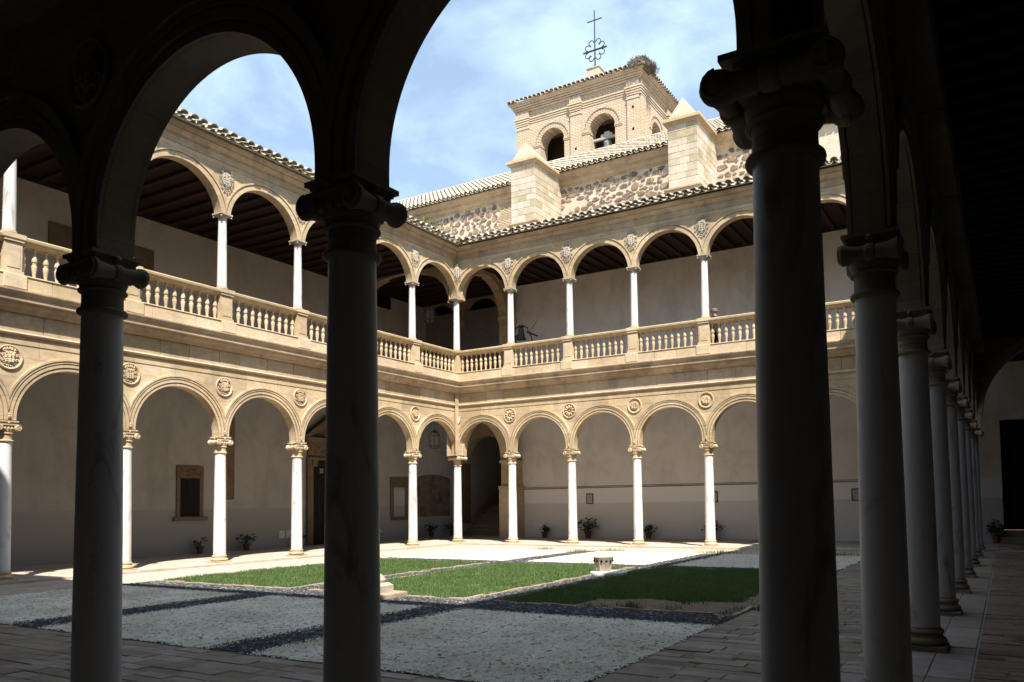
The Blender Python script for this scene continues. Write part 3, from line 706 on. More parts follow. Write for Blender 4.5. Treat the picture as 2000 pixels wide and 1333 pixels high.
for wg, lab in (('B', 'tiled gallery roof edge below the church with scalloped clay tiles'), ('L', 'tiled gallery roof edge along the left wing against the sky')):
    org, rz, L, n, bay = WINGS[wg]
    rf = thing('gallery_roof', lab, 'roof', org, rz)
    wing_prism('roof_deck', M_TILE, L, [(0.56, 12.152), (0.56, 12.172), (-4.9, 12.172 + 5.46 * SLOPE), (-4.9, 12.152 + 5.3 * SLOPE)], rf)
    pitch = 0.31; th = math.atan(SLOPE); m = int((L - 1.16) / pitch)
    for k in range(m + 1):
        x = 0.58 + k * (L - 1.16) / m
        for me, dz, dxx, dyy in ((T_CHA, 0.115, 0, 0.03), (T_COV, 0.145, pitch / 2, 0)):
            t_ = link('roof_tile', me, rf, (x + dxx + random.uniform(-.012, .012), -0.68 + dyy + random.uniform(-.02, .02), 12.12 + dz + random.uniform(-.006, .008)))
            t_.rotation_euler = (th + random.uniform(-.02, .02), random.uniform(-.03, .03), random.uniform(-.04, .04))
    stuff(tile_stack('roof_tiles', m, 5, 0.58, -0.58, 12.215, pitch, SLOPE, rf, True))

# near and right wings above their lower arcades: closed upper storeys
for wg, lab in (('R', 'upper storey over the right-hand gallery, mostly out of view'), ('F', 'upper storey over the near gallery, out of view above')):
    org, rz, L, n, bay = WINGS[wg]
    us = thing('upper_storey', lab, 'building', org, rz)
    wing_prism('wall', M_STONE, L, [(-4.9, 6.576), (0.16, 6.576), (0.16, 11.84), (-4.9, 11.84)], us)
    wing_prism('cornice', M_MOULD, L, [(-4.9, 11.84), (0.2, 11.84), (0.40, 12.1), (0.405, 12.15), (-4.9, 12.15)], us)
    wing_prism('roof', M_TILE, L, [(0.56, 12.151), (0.56, 12.26), (-4.9, 12.26 + 5.46 * SLOPE), (-4.9, 12.152)], us)

# ------------------------------------------------------------------ gallery walls
def wall_box(name, label, x0, x1, y0, y1, z0, z1, mat):
    o = MB().box(x0, x1, y0, y1, z0, z1).build(name, mat); tag(o, label, 'wall'); return o
LWX = -4.7
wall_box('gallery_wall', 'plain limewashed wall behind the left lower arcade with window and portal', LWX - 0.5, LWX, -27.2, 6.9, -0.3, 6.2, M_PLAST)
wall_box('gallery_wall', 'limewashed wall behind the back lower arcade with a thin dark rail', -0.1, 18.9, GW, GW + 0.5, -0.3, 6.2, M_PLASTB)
MB().box(18.9, 19.62, GW, GW + 0.5, -0.3, 6.2)
ew = thing('gallery_wall', 'pale wall closing the far end of the right-hand gallery, beside the dark doorway', 'wall', (18.9, GW, 0))
m_ = MB(); m_.box(0.0, 0.70, 0, 0.5, -0.3, 6.2); m_.box(2.7, 4.7, 0, 0.5, -0.3, 6.2); m_.box(0.7, 2.7, 0, 0.5, 4.19, 6.2); m_.box(0.7, 2.7, 0, 0.5, -0.3, 0.40); m_.box(0.0, 4.7, 0.002, 0.5, 6.201, 6.5)
m_.build('wall', M_PLASTD, ew)
m_ = MB(); m_.box(0.7, 2.7, 0.40, 0.46, 0.41, 4.19); d_ = m_.build('door', M_DOOR, ew)
for k in range(8): MB().box(0.72 + k * 0.245, 0.72 + k * 0.245 + 0.235, 0.375, 0.40, 0.42, 4.18).build('door_board', M_DOOR, d_)
MB().box(0.45, 2.9, -0.35, 0.0, ZG, 0.19).build('step', M_NEAR, ew); MB().box(0.6, 2.8, -0.05, 0.38, 0.19, 0.405).build('step', M_NEAR, ew)
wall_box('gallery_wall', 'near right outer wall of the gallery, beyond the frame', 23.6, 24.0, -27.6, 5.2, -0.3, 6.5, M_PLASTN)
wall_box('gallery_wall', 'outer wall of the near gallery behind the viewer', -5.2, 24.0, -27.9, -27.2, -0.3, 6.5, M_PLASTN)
# thin rail along the back wall
rl = MB(); rl.box(0.05, 18.9, GW - 0.035, GW - 0.002, 2.17, 2.20); rl.box(0.05, 18.9, GW - 0.025, GW - 0.002, 2.24, 2.26); tag(rl.build('wall_rail', flat('grey_rail', (0.13, 0.12, 0.12))), 'thin dark double rail running along the back wall above the dado', 'rail')
# upper gallery walls
ULX = -5.6; UBY = 4.3
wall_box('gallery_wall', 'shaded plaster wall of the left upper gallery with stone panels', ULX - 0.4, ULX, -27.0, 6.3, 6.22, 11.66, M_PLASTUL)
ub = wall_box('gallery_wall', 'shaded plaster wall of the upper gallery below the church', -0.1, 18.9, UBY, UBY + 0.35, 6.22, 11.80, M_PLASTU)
ue = thing('gallery_wall', 'dark plaster wall with twin stone arches at the upper corner stair', 'wall', (0, 0, 0))

def slab_ceiling(name, label, x0, x1, y0, y1, z, along, mat, sp=0.5, nmax=400, bw=0.14, bh=0.16, plate=()):
    """boarded timber ceiling: beams run across the gallery"""
    t = thing(name, label, 'ceiling', (x0, y0, z))
    MB().box(0, x1 - x0, 0, y1 - y0, 0, 0.08).build('boarding', mat, t)
    if along == 'x':
        n = int((x1 - x0) / sp); me = MB().box(-bw / 2, bw / 2, 0.01, y1 - y0 - 0.01, -bh, -0.001).mesh('beam', mat)
        for k in range(n): link('beam', me, t, ((k + 0.5) * sp, 0, 0))
    else:
        n = int((y1 - y0) / sp); me = MB().box(0.01, x1 - x0 - 0.01, -bw / 2, bw / 2, -bh, -0.001).mesh('beam', mat)
        for k in range(n): link('beam', me, t, (0, (k + 0.5) * sp, 0))
    for pl_ in plate: MB().box(*pl_).build('wall_plate', mat, t)
    return t
slab_ceiling('timber_ceiling', 'dark beamed ceiling of the left upper gallery', ULX, -0.15, -22.5, 6.3, 11.585, 'y', M_WOOD, 0.62, bh=0.10, plate=[(0.002, 0.09, 0, 28.8, -0.118, -0.002), (5.33, 5.44, 0, 22.3, -0.118, -0.002)])
slab_ceiling('timber_ceiling', 'dark reddish beamed ceiling of the upper gallery below the church', -0.14, 18.9, 0.15, UBY, 11.735, 'x', M_WOOD, 0.55, bh=0.10, plate=[(0, 19, 4.05, 4.148, -0.118, -0.002), (0, 19, 0.002, 0.1, -0.118, -0.002)])
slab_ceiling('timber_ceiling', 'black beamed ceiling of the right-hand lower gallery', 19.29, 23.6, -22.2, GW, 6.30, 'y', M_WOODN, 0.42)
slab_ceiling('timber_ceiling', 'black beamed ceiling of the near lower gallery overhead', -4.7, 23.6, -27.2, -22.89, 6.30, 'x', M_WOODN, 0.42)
slab_ceiling('timber_ceiling', 'beamed ceiling hidden inside the left lower gallery', -4.7, -0.2, -22.3, 6.9, 6.16, 'y', M_WOOD, 1.2)
slab_ceiling('timber_ceiling', 'beamed ceiling hidden inside the back lower gallery', -0.1, 19.0, 0.2, GW, 6.165, 'x', M_WOOD, 1.2)
# upper gallery floors
o = MB().box(-5.6, -0.16, YF, 6.3, 6.30, 6.58).build('gallery_floor', M_PAVE); struct(o)
o = MB().box(-0.15, 18.9, 0.16, UBY, 6.30, 6.58).build('gallery_floor', M_PAVE); struct(o)

# transverse arches at the gallery corners
def cross_arch(label, loc, rz, w, foot, spr, r, top, hd=0.22, mat=M_STONE, ped=None, ell=1.0):
    t = thing('transverse_arch', label, 'arch', loc, rz)
    me = arch_mesh('arch', mat, w, hd, foot, spr, r, top, [(0, 0.22, 0.02), (0.22, 0.30, 0.05)], 0, both=True)
    link('arch', me, t)
    return t
t = cross_arch('moulded stone arch inside the lower corner, leading to the stair', (0, 0.0, 0), PI / 2, 4.7, 3.52, 3.50, 1.62, 6.15)
for c_ in list(t.children): c_.location.x = -0.42 - 0.0
p = MB(); p.box(3.52, 4.70, -0.20, 0.20, 2.34, 3.36); p.build('pilaster', M_STONE, t)
p = MB(); p.box(3.45, 4.70, -0.28, 0.28, ZG, 2.22); p.build('pedestal', M_BLOCK, t); p = MB(); p.box(3.42, 4.70, -0.30, 0.30, 2.22, 2.34); p.build('pedestal_cap', M_PALE, t)
p = MB(); p.box(3.46, 4.70, -0.25, 0.25, 3.36, 3.52); p.build('impost', M_PALE, t)
t = cross_arch('stone arch across the upper corner gallery beside the small bell', (0, 0.0, 0), PI / 2, 4.3, 10.05, 9.98, 1.58, 11.72, hd=0.2)
t.children[0].location.x = -0.25
p = MB(); p.box(3.46, 4.28, -0.2, 0.2, 6.59, 9.9); p.build('pilaster', M_STONE, t); MB().box(3.40, 4.29, -0.24, 0.24, 9.9, 10.05).build('impost', M_PALE, t)
# wide flat arch across the left upper gallery (three-centred)
t = thing('transverse_arch', 'wide low stone arch spanning the left upper gallery', 'arch', (ULX, 0.0, 0))
mb = MB(); n = 30; w_ = -ULX - 0.15; A, Bv, cz, cxx = w_ / 2 - 0.15, 1.62, 9.95, w_ / 2
for sgn in (-1, 1):
    o = len(mb.v)
    for k in range(n + 1):
        a_ = PI - PI * k / n; mb.v.append((cxx + A * math.cos(a_), sgn * 0.2, cz + Bv * max(0, math.sin(a_)) ** 0.8)); mb.v.append((cxx + (A + 0.3) * math.cos(a_) if 0 < k < n else (0 if k == 0 else w_), sgn * 0.2, 11.58))
    for k in range(n): mb.f.append((o + 2 * k, o + 2 * k + 2, o + 2 * k + 3, o + 2 * k + 1))
o1 = 0; o2 = 2 * (n + 1)
for k in range(n): mb.f.append((o1 + 2 * k, o2 + 2 * k, o2 + 2 * k + 2, o1 + 2 * k + 2))
mb.build('arch', M_STONE, t, smooth=True, angle=30)
# end arch in the right gallery
t = cross_arch('dark stone arch across the far end of the right-hand gallery', (18.9, 0, 0), 0, 4.7, 4.0, 3.95, 2.05, 6.2, hd=0.2, mat=M_NEAR)
p = MB(); p.box(0, 0.25, -0.2, 0.2, 3.582, 4.0); p.box(4.4, 4.7, -0.2, 0.2, ZG, 4.0); p.build('pier', M_NEAR, t)

# ------------------------------------------------------------------ lower corner stair
YS = 6.4
st = thing('stair_hall', 'shaded stone stair rising behind the corner arch', 'staircase', (-4.7, YS, 0))
p = MB(); p.box(0, 0.15, 0, 0.4, -0.3, 6.15); p.box(3.1, 4.7, 0, 0.4, -0.3, 6.15); p.build('wall', M_PLAST, st)
me = arch_mesh('arch', M_BLOCK, 2.95, 0.2, 3.6, 3.75, 1.22, 6.15, [(0, 0.16, 0.02), (0.16, 0.22, 0.04)], 0); link('arch', me, st, (0.15, 0.2, 0))
for x0, x1 in ((0.15, 0.42), (2.85, 3.12)): MB().box(x0, x1, -0.05, 0.38, 0.55, 3.6).build('jamb', M_PORTAL, st); MB().box(x0 - 0.03, x1 + 0.03, -0.08, 0.40, ZG, 0.55).build('jamb_base', M_CREST, st); MB().box(x0 - 0.04, x1 + 0.04, -0.10, 0.42, 3.6, 3.72).build('impost', M_PALE, st)
for k in range(9):
    m_ = MB(); m_.bev(0.42, 3.4, -0.35 + k * 0.33, -0.35 + (k + 1) * 0.33 + 0.1, ZG + k * 0.165 if k == 0 else k * 0.165 - 0.06, (k + 1) * 0.165, 0.015); m_.build('step', M_KERB, st)
MB().box(0.42, 4.0, 2.95, 6.0, 1.2, 1.47).build('landing', M_KERB, st)
MB().box(0.25, 0.41, 0.401, 7.0, -0.3, 6.15).build('side_wall', M_PLAST, st); MB().box(3.4, 3.6, 0.401, 7.0, -0.3, 6.15).build('side_wall', M_PLAST, st)
m_ = MB()
m_.v += [(0.412, -0.0, 0.25), (0.412, 0.0, 0.9), (0.412, 2.95, 2.55), (0.412, 6.0, 2.55), (0.412, 6.0, 0.25)]; m_.f.append((0, 1, 2, 3, 4)); m_.v += [(0.432, y, z) for _, y, z in m_.v[:5]]; m_.f.append((9, 8, 7, 6, 5))
for k in range(5): m_.f.append((k, (k + 1) % 5, 5 + (k + 1) % 5, 5 + k))
m_.tr(Matrix.Translation((0, 0.41, 0))); m_.build('dado_panel', flat('ochre_dado', (0.34, 0.28, 0.21), 0.95), st)
m_ = MB(); m_.box(0.2, 3.6, 6.0, 6.3, -0.3, 6.15); m_.build('end_wall', M_PLAST, st)
MB().box(1.5, 1.72, 5.85, 5.99, 1.47, 4.4).build('jamb', M_PORTAL, st); MB().box(2.7, 2.92, 5.85, 5.99, 1.47, 4.4).build('jamb', M_PORTAL, st); MB().box(1.5, 2.92, 5.85, 5.99, 4.4, 4.65).build('lintel', M_PORTAL, st)
MB().box(1.73, 2.69, 5.93, 5.995, 1.48, 4.39).build('door', M_DOOR, st); MB().box(0.0, 4.7, 0.0, 6.4, 6.15, 6.25).build('ceiling', M_WOOD, st)

# upper corner: twin arches in the end wall
M_DIM = flat('shade_dimmed_plaster', (0.26, 0.235, 0.22), 0.95)  # stair hall's dimness put into the plaster colour
for x_ in (-3.40, -5.98): link('arch', arch_mesh('arch', M_STONE, 2.58, 0.13, 10.2, 10.48, 1.06, 11.584, [(0, 0.22, 0.02), (0.22, 0.29, 0.05)], 0), ue, (x_, 4.85, 0))
MB().box(-5.59, -0.82, 4.86, 4.98, 6.585, 11.0).build('wall', M_DIM, ue)
MB().box(-0.819, 0.25, 4.72, 4.98, 6.585, 11.584).build('wall', M_DIM, ue)
MB().box(-0.12, 0.2, 4.981, 9.0, 6.3, 12.0).build('stair_wall', M_DIM, ue); MB().box(-6.5, 0.2, 9.0, 9.3, 6.3, 12.0).build('stair_wall', M_DIM, ue); MB().box(-6.5, 0.2, 6.31, 9.3, 11.3, 11.45).build('stair_ceiling', M_WOOD, ue)
MB().box(-6.8, -6.5, 4.6, 9.3, 6.3, 12.0).build('stair_wall', M_DIM, ue); MB().box(-6.5, 0.2, 5.1, 9.3, 6.3, 6.4).build('stair_floor', M_DIM, ue)

# ------------------------------------------------------------------ things on the left lower wall (plane x = LWX)
def L_part(parent, name, mat, y0, y1, z0, z1, d0=0.0, d1=0.06, jit=0):
    return MB().box(d0, d1, y0, y1, z0, z1, jit).build(name, mat, parent)
wn = thing('wall_window', 'small shuttered window in carved brown stone frame on the left wall', 'window', (LWX, -8.92, 0))
L_part(wn, 'lintel', M_PORTAL, -0.50, 0.50, 2.57, 2.97, 0.002, 0.07); L_part(wn, 'jamb', M_PORTAL, -0.50, -0.38, 1.25, 2.57, 0.002, 0.06); L_part(wn, 'jamb', M_PORTAL, 0.36, 0.50, 1.25, 2.57, 0.002, 0.06)
L_part(wn, 'sill', M_PORTAL, -0.62, 0.62, 1.11, 1.24, 0.002, 0.14)
sh = L_part(wn, 'shutter', M_DOOR, -0.375, 0.355, 1.26, 2.565, 0.003, 0.02)
for q in (-0.34, -0.09, 0.13):
    for z0 in (1.32, 1.95): L_part(sh, 'panel', M_DOOR, q, q + 0.2, z0, z0 + 0.54, 0.021, 0.034)
m_ = MB()
for k in range(26):
    y, z = random.uniform(-.42, .42), random.uniform(2.62, 2.92); stt = len(m_.v); pts = [(0.075, y + 0.045 * (1 - q / 8) * math.cos(q), z + 0.045 * (1 - q / 8) * math.sin(q)) for q in range(7)]; m_.tube(pts, 0.011, 5)
stuff(m_.build('carving', M_PORTAL, wn))
ps = thing('wall_pilaster', 'brown stone strip pilaster on the left wall behind a column', 'pilaster', (LWX, -7.45, 0))
for k in range(6): MB().bev(0.002, 0.05, -0.3, 0.3, 1.83 + k * 0.55, 1.83 + (k + 1) * 0.55 - 0.006, 0.006, ax='x', sgn=1).build('stone_block', M_PORTAL, ps)
pt = thing('church_portal', 'carved stone portal with pediment and dark double doors on the left wall', 'portal', (LWX, -2.45, 0))
L_part(pt, 'door', M_DOOR, -1.05, 1.05, ZG, 3.4, 0.003, 0.04)
for s_ in (-1, 1):
    for k in range(4): L_part(pt, 'door_board', M_DOOR, s_ * 0.53 + (k - 2) * 0.255 + 0.005, s_ * 0.53 + (k - 1) * 0.255 - 0.005, 0.02, 3.38, 0.041, 0.055)
    orn = MB()
    for k in range(4):
        a_ = k * PI / 2 + PI / 4; stt = len(orn.v); orn.lathe([(0, -0.06), (0.035, -0.03), (0.045, 0.01), (0.02, 0.05), (0, 0.055)], 8, cap=False); orn.tr(Matrix.Translation((0.062, s_ * 0.55, 2.98)) @ Matrix.Rotation(a_, 4, 'X') @ Matrix.Translation((0, 0, 0.075)) @ Matrix.Scale(0.3, 4, (1, 0, 0)), stt)
    orn.build('quatrefoil', M_CREST, pt, smooth=True)
    L_part(pt, 'jamb', M_PORTAL, s_ * 1.05 - (0.28 if s_ < 0 else 0), s_ * 1.05 + (0.28 if s_ > 0 else 0), ZG, 3.42, 0.002, 0.14)
    L_part(pt, 'corbel', M_PORTAL, s_ * 1.0 - 0.12, s_ * 1.0 + 0.12, 3.15, 3.42, 0.14, 0.2)
L_part(pt, 'lintel', M_PORTAL, -1.33, 1.33, 3.42, 3.52, 0.002, 0.20); L_part(pt, 'frieze', M_PORTAL, -1.28, 1.28, 3.52, 4.12, 0.002, 0.12); L_part(pt, 'cornice', M_PORTAL, -1.5, 1.5, 4.12, 4.32, 0.002, 0.28)
m_ = MB()
for s_ in (-1, 1):
    stt = len(m_.v); m_.box(0.002, 0.26, -0.09, 0.09, 0, 1.85); m_.tr(Matrix.Translation((0, s_ * 1.5, 4.30)) @ Matrix.Rotation(s_ * R(56), 4, 'X'), stt)
m_.build('pediment', M_PORTAL, pt)
m_ = MB(); m_.add([(0.05, -1.3, 4.33), (0.05, 1.3, 4.33), (0.05, 0, 5.22), (0.002, -1.3, 4.33), (0.002, 1.3, 4.33), (0.002, 0, 5.22)], [(0, 1, 2), (5, 4, 3), (0, 3, 4, 1), (1, 4, 5, 2), (2, 5, 3, 0)]); m_.build('tympanum', M_PORTAL, pt)
m_ = MB()
for k in range(70):
    if k < 40: y, z, d = random.uniform(-1.2, 1.2), random.uniform(3.58, 4.06), 0.125
    else:
        y = random.uniform(-0.95, 0.95); z = random.uniform(4.4, 4.4 + 0.65 * (1 - abs(y))); d = 0.055
    m_.tube([(d, y + 0.06 * (1 - q / 9) * math.cos(q * 0.9 + k), z + 0.06 * (1 - q / 9) * math.sin(q * 0.9 + k)) for q in range(8)], 0.016, 5)
stuff(m_.build('carving', M_PORTAL, pt, smooth=True))
wf = thing('blind_window', 'brown stone window frame with pale blocked opening near the fresco', 'window', (LWX, 1.86, 0))
L_part(wf, 'lintel', M_PORTAL, -0.72, 0.72, 2.35, 2.80, 0.002, 0.06); L_part(wf, 'jamb', M_PORTAL, -0.72, -0.50, 1.0, 2.35, 0.002, 0.05); L_part(wf, 'jamb', M_PORTAL, 0.30, 0.72, 1.0, 2.35, 0.002, 0.05); L_part(wf, 'sill', M_PORTAL, -0.66, 0.72, 0.84, 1.0, 0.002, 0.08)
L_part(wf, 'blocked_panel', M_PLASTD, -0.49, 0.29, 1.01, 2.34, 0.002, 0.02)
def fresco_mat():
    m, t, b = newmat('faded_fresco', 0.95, 0.1); p = pos(t)
    base = ramp(t, noise_n(t, p, 1.6, 9, 0.75, 0.3), [(0.3, (0.06, 0.045, 0.035)), (0.45, (0.15, 0.11, 0.08)), (0.55, (0.22, 0.17, 0.12)), (0.65, (0.16, 0.13, 0.11)), (0.8, (0.30, 0.25, 0.19))])
    base = mixc(t, ramp(t, noise_n(t, p, 3, 6, 0.7, 0.4), [(0.5, (0, 0, 0)), (0.7, (0.5,) * 3)]), base, (0.05, 0.04, 0.035)); t.links.new(base, b.inputs['Base Color']); return m
m_ = MB(); pts = [(2.95, 0.96), (5.58, 0.96), (5.58, 2.72)] + [(4.27 + 1.31 * math.cos(a_), 2.72 + 0.28 * math.sin(a_)) for a_ in [PI * k / 12 for k in range(1, 12)]] + [(2.95, 2.72)]
m_.poly(pts, 0, 0.012); m_.v = [(LWX + 0.002 + y, x, z) for x, y, z in m_.v]
tag(m_.build('fresco', fresco_mat()), 'dark faded arched wall painting on the left wall near the stair', 'painting')
for y_, lab in ((-4.95, 'left of the two white paper notices low on the wall by the portal'), (-4.62, 'right of the two white paper notices low on the wall by the portal')):
    tag(MB().box(LWX + 0.002, LWX + 0.008, y_ - 0.13, y_ + 0.13, 0.33, 0.62).build('paper_notice', M_PAPER), lab, 'notice')
for k_, x_ in enumerate((0.92, 1.20)):
    tag(MB().box(x_ - 0.13, x_ + 0.13, GW - 0.008, GW - 0.002, 0.38, 0.68).build('paper_notice', M_PAPER), ('left', 'right')[k_] + ' one of two white notices low on the back wall by a potted plant', 'notice')
for x_, lab in ((3.70, 'small black framed print on the back wall between marble columns'), (9.37, 'black framed print half hidden behind a back column'), (14.86, 'black framed print on the back wall seen between the near columns')):
    f_ = thing('framed_print', lab, 'picture', (x_, GW, 1.70))
    m_ = MB(); m_.box(-0.17, 0.17, -0.03, -0.002, 0.19, 0.23); m_.box(-0.17, 0.17, -0.03, -0.002, -0.23, -0.19); m_.box(-0.17, -0.13, -0.03, -0.002, -0.19, 0.19); m_.box(0.13, 0.17, -0.03, -0.002, -0.19, 0.19); m_.build('frame', M_BLACK, f_)
    MB().box(-0.129, 0.129, -0.012, -0.003, -0.189, 0.189).build('sheet', M_PRINT, f_)
    m_ = MB(); m_.box(-0.05, 0.04, -0.0135, -0.0122, 0.03, 0.14)
    for q in range(4): m_.box(-0.07, 0.07, -0.0135, -0.0122, -0.12 + q * 0.03, -0.11 + q * 0.03)
    m_.build('printed_marks', M_CREST, f_)
# panels on the upper left wall
for y_, lab in ((-12.55, 'brown stone panel on the left upper gallery wall, nearer one'), (-10.38, 'brown stone panel on the left upper gallery wall, farther one')):
    t = thing('wall_panel', lab, 'panel', (ULX, y_, 0)); MB().box(0.002, 0.05, -0.62, 0.62, 9.70, 10.42).build('slab', M_PORTAL, t); MB().box(0.05, 0.07, -0.1, 0.35, 9.82, 10.3).build('inset', M_PORTAL, t)
tag(MB().box(ULX + 0.002, ULX + 0.03, 0.9, 2.22, 10.85, 11.45).build('wall_grille', M_VOID), 'dark rectangular vent high on the left upper gallery wall', 'vent')  # flat black plate, the opening's shade is its colour

# ------------------------------------------------------------------ lanterns, bell, person
def lantern(label, x, y, z, top):
    t = thing('hanging_lantern', label, 'lantern', (x, y, z)); n = 8; r = 0.25
    m_ = MB(); ring = lambda rr, zz: [(rr * math.cos(2 * PI * k / n), rr * math.sin(2 * PI * k / n), zz) for k in range(n + 1)]
    for rr, zz in ((0.17, 0.0), (r, 0.10), (r, 0.55), (0.15, 0.72)): m_.tube(ring(rr, zz), 0.011, 5)
    for k in range(n):
        a_ = 2 * PI * k / n; c_, s_ = math.cos(a_), math.sin(a_); m_.tube([(0.17 * c_, 0.17 * s_, 0), (r * c_, r * s_, 0.10), (r * c_, r * s_, 0.55), (0.15 * c_, 0.15 * s_, 0.72), (0.02 * c_, 0.02 * s_, 0.80)], 0.010, 5)
    m_.build('frame', M_IRON, t)
    MB().tube([(0, 0, 0.80), (0, 0, top - z)], 0.008, 6).build('chain', M_IRON, t)
    g = MB().lathe([(0.16, 0.01), (r - 0.012, 0.10), (r - 0.012, 0.55), (0.14, 0.71)], 8, cap=False); g.build('glass', M_LG, t)
    MB().lathe([(0.012, 0.1), (0.012, 0.35), (0.02, 0.36), (0.018, 0.42), (0.0, 0.45)], 8).build('bulb', M_GLASS, t)
m_g, t_g, b_g = newmat('clear_lantern_glass', 0.1, 0.5); b_g.inputs['Base Color'].default_value = (0.8, 0.8, 0.75, 1); b_g.inputs['Alpha'].default_value = 0.10; M_LG = m_g
lantern('eight-sided iron and glass lantern hanging in the lower left corner gallery', -2.4, 1.49, 4.05, 6.15)
lantern('iron lantern hanging in the dark upper corner gallery', -2.4, 1.2, 9.62, 11.58)
bl = thing('bell_stand', 'small dark bell on a bent iron stand in the upper gallery', 'bell', (1.73, 2.3, 6.58))
bm_ = MB().lathe([(0.225, 2.02), (0.215, 2.06), (0.175, 2.14), (0.145, 2.24), (0.13, 2.38), (0.12, 2.47), (0.085, 2.52), (0.03, 2.54), (0.03, 2.58)], 24, cap=False); bm_.build('bell', M_BRONZE, bl, smooth=True)
m_ = MB(); m_.tube([(-0.36, 0, 0), (-0.35, 0, 1.95), (-0.37, 0, 2.15), (-0.42, 0, 2.3), (-0.33, 0, 2.52), (-0.1, 0, 2.60), (0.1, 0, 2.60), (0.33, 0, 2.50), (0.36, 0, 2.3), (0.50, 0, 2.12), (0.55, 0, 1.95), (0.55, 0, 0)], 0.025, 7); m_.build('frame', M_IRON, bl, smooth=True)
m_ = MB(); m_.box(-0.12, 0.12, -0.06, 0.06, 2.54, 2.64); m_.tube([(-0.62, 0, 2.05), (-0.1, 0, 2.25)], 0.04, 6); m_.tube([(0.3, 0, 2.32), (0.82, 0, 2.08)], 0.04, 6); m_.tube([(0.38, 0, 2.25), (0.78, 0, 2.72)], 0.012, 5); m_.build('yoke', M_IRON, bl)
m_ = MB(); m_.box(-0.5, 0.7, -0.25, -0.15, 0, 0.08); m_.box(-0.5, 0.7, 0.15, 0.25, 0, 0.08); m_.box(-0.42, -0.3, -0.15, 0.15, 0.0, 0.07); m_.box(0.48, 0.6, -0.15, 0.15, 0.0, 0.07); m_.build('foot', M_GREYWOOD, bl)

def skin_fig(name, verts, edges, mat, parent, root=0, sub=2, loc=(0, 0, 0)):
    me = bpy.data.meshes.new(name); me.from_pydata([v[:3] for v in verts], edges, []); me.update()
    o = link(name, me, parent, loc); md = o.modifiers.new('skin', 'SKIN'); md.use_smooth_shade = True
    lay = me.skin_vertices[0].data
    for i, v in enumerate(verts): r = v[3]; lay[i].radius = (r, r) if not isinstance(r, tuple) else r; lay[i].use_root = (i == root)
    ms = o.modifiers.new('sub', 'SUBSURF'); ms.levels = sub; ms.render_levels = sub
    dg = bpy.context.evaluated_depsgraph_get(); me2 = bpy.data.meshes.new_from_object(o.evaluated_get(dg)); o.modifiers.clear(); o.data = me2
    me2.materials.clear(); me2.materials.append(mat); return o
pr_ = thing('person', 'person in dark clothes and grey cap leaning on the upper balustrade', 'person', (11.02, 0.55, 6.58), PI * 0.86)
# faces local +x ; body leaning slightly towards the rail
V = [(0, 0, 0.93, 0.15), (0.02, 0, 1.12, 0.14), (0.05, 0, 1.32, 0.17), (0.06, 0, 1.43, 0.12), (0.07, 0, 1.50, 0.055), (0.09, 0, 1.56, 0.075), (0.095, 0, 1.64, 0.095), (0.08, 0, 1.71, 0.06)]
Ed = [(i, i + 1) for i in range(7)]
def limb(base, pts):
    p0 = base
    for q in pts: V.append(q); Ed.append((p0, len(V) - 1)); p0 = len(V) - 1
    return p0
for s_ in (-1, 1):
    limb(0, [(0, s_ * 0.11, 0.86, 0.105), (0.02, s_ * 0.12, 0.50, 0.07), (0.0, s_ * 0.13, 0.27, 0.06), (-0.02, s_ * 0.13, 0.08, 0.045), (0.12, s_ * 0.15, 0.035, 0.035)])
    h = limb(3, [(0.05, s_ * 0.20, 1.40, 0.07), (0.10, s_ * 0.26, 1.16, 0.05), (0.30, s_ * 0.20, 1.24, 0.038), (0.38, s_ * 0.18, 1.275, 0.03)])
    for q in range(5):
        dy_ = (q - 2) * 0.017; L_ = (0.05, 0.075, 0.085, 0.08, 0.06)[q]
        if q == 0: limb(h, [(0.40, s_ * (0.18 - 0.045), 1.285, 0.011), (0.43, s_ * (0.18 - 0.06), 1.28, 0.009)])
        else: limb(h, [(0.42, s_ * 0.18 + dy_, 1.285, 0.010), (0.42 + L_ * 0.6, s_ * 0.18 + dy_ * 1.2, 1.28, 0.009), (0.42 + L_, s_ * 0.18 + dy_ * 1.3, 1.262, 0.008)])
body = skin_fig('body', V, Ed, M_CLOTH, pr_, 0, 1)
body.data.materials.append(M_SKIN)
for p_ in body.data.polygons:
    c_ = p_.center
    if c_.z > 1.485 or c_.x > 0.34: p_.material_index = 1
m_ = MB(); m_.lathe([(0.112, 1.655), (0.118, 1.69), (0.112, 1.74), (0.08, 1.775), (0.0, 1.785)], 20, (0.085, 0)); m_.lathe([(0.075, 1.66), (0.085, 1.665), (0.075, 1.672)], 16, (0.17, 0)); m_.build('cap', M_CAP, pr_, smooth=True)
m_ = MB(); m_.lathe([(0.0, -0.02), (0.014, -0.01), (0.012, 0.01), (0.004, 0.03)], 8, cap=False); m_.tr(Matrix.Translation((0.192, 0, 1.60))); m_.build('nose', M_SKIN, pr_, smooth=True)
for s_ in (-1, 1):
    m_ = MB(); m_.lathe([(0.0, -0.03), (0.012, -0.02), (0.014, 0.01), (0.0, 0.032)], 8, cap=False); m_.tr(Matrix.Translation((0.08, s_ * 0.1, 1.61)) @ Matrix.Scale(0.5, 4, (0, 1, 0))); m_.build('ear', M_SKIN, pr_, smooth=True)
    m_ = MB(); m_.lathe([(0.0, -0.008), (0.009, 0), (0.0, 0.008)], 8, cap=False); m_.tr(Matrix.Translation((0.178, s_ * 0.035, 1.632))); m_.build('eye', M_BLACK, pr_, smooth=True)
MB().box(0.178, 0.186, -0.022, 0.022, 1.558, 1.565).build('mouth', flat('lips', (0.25, 0.1, 0.08)), pr_)

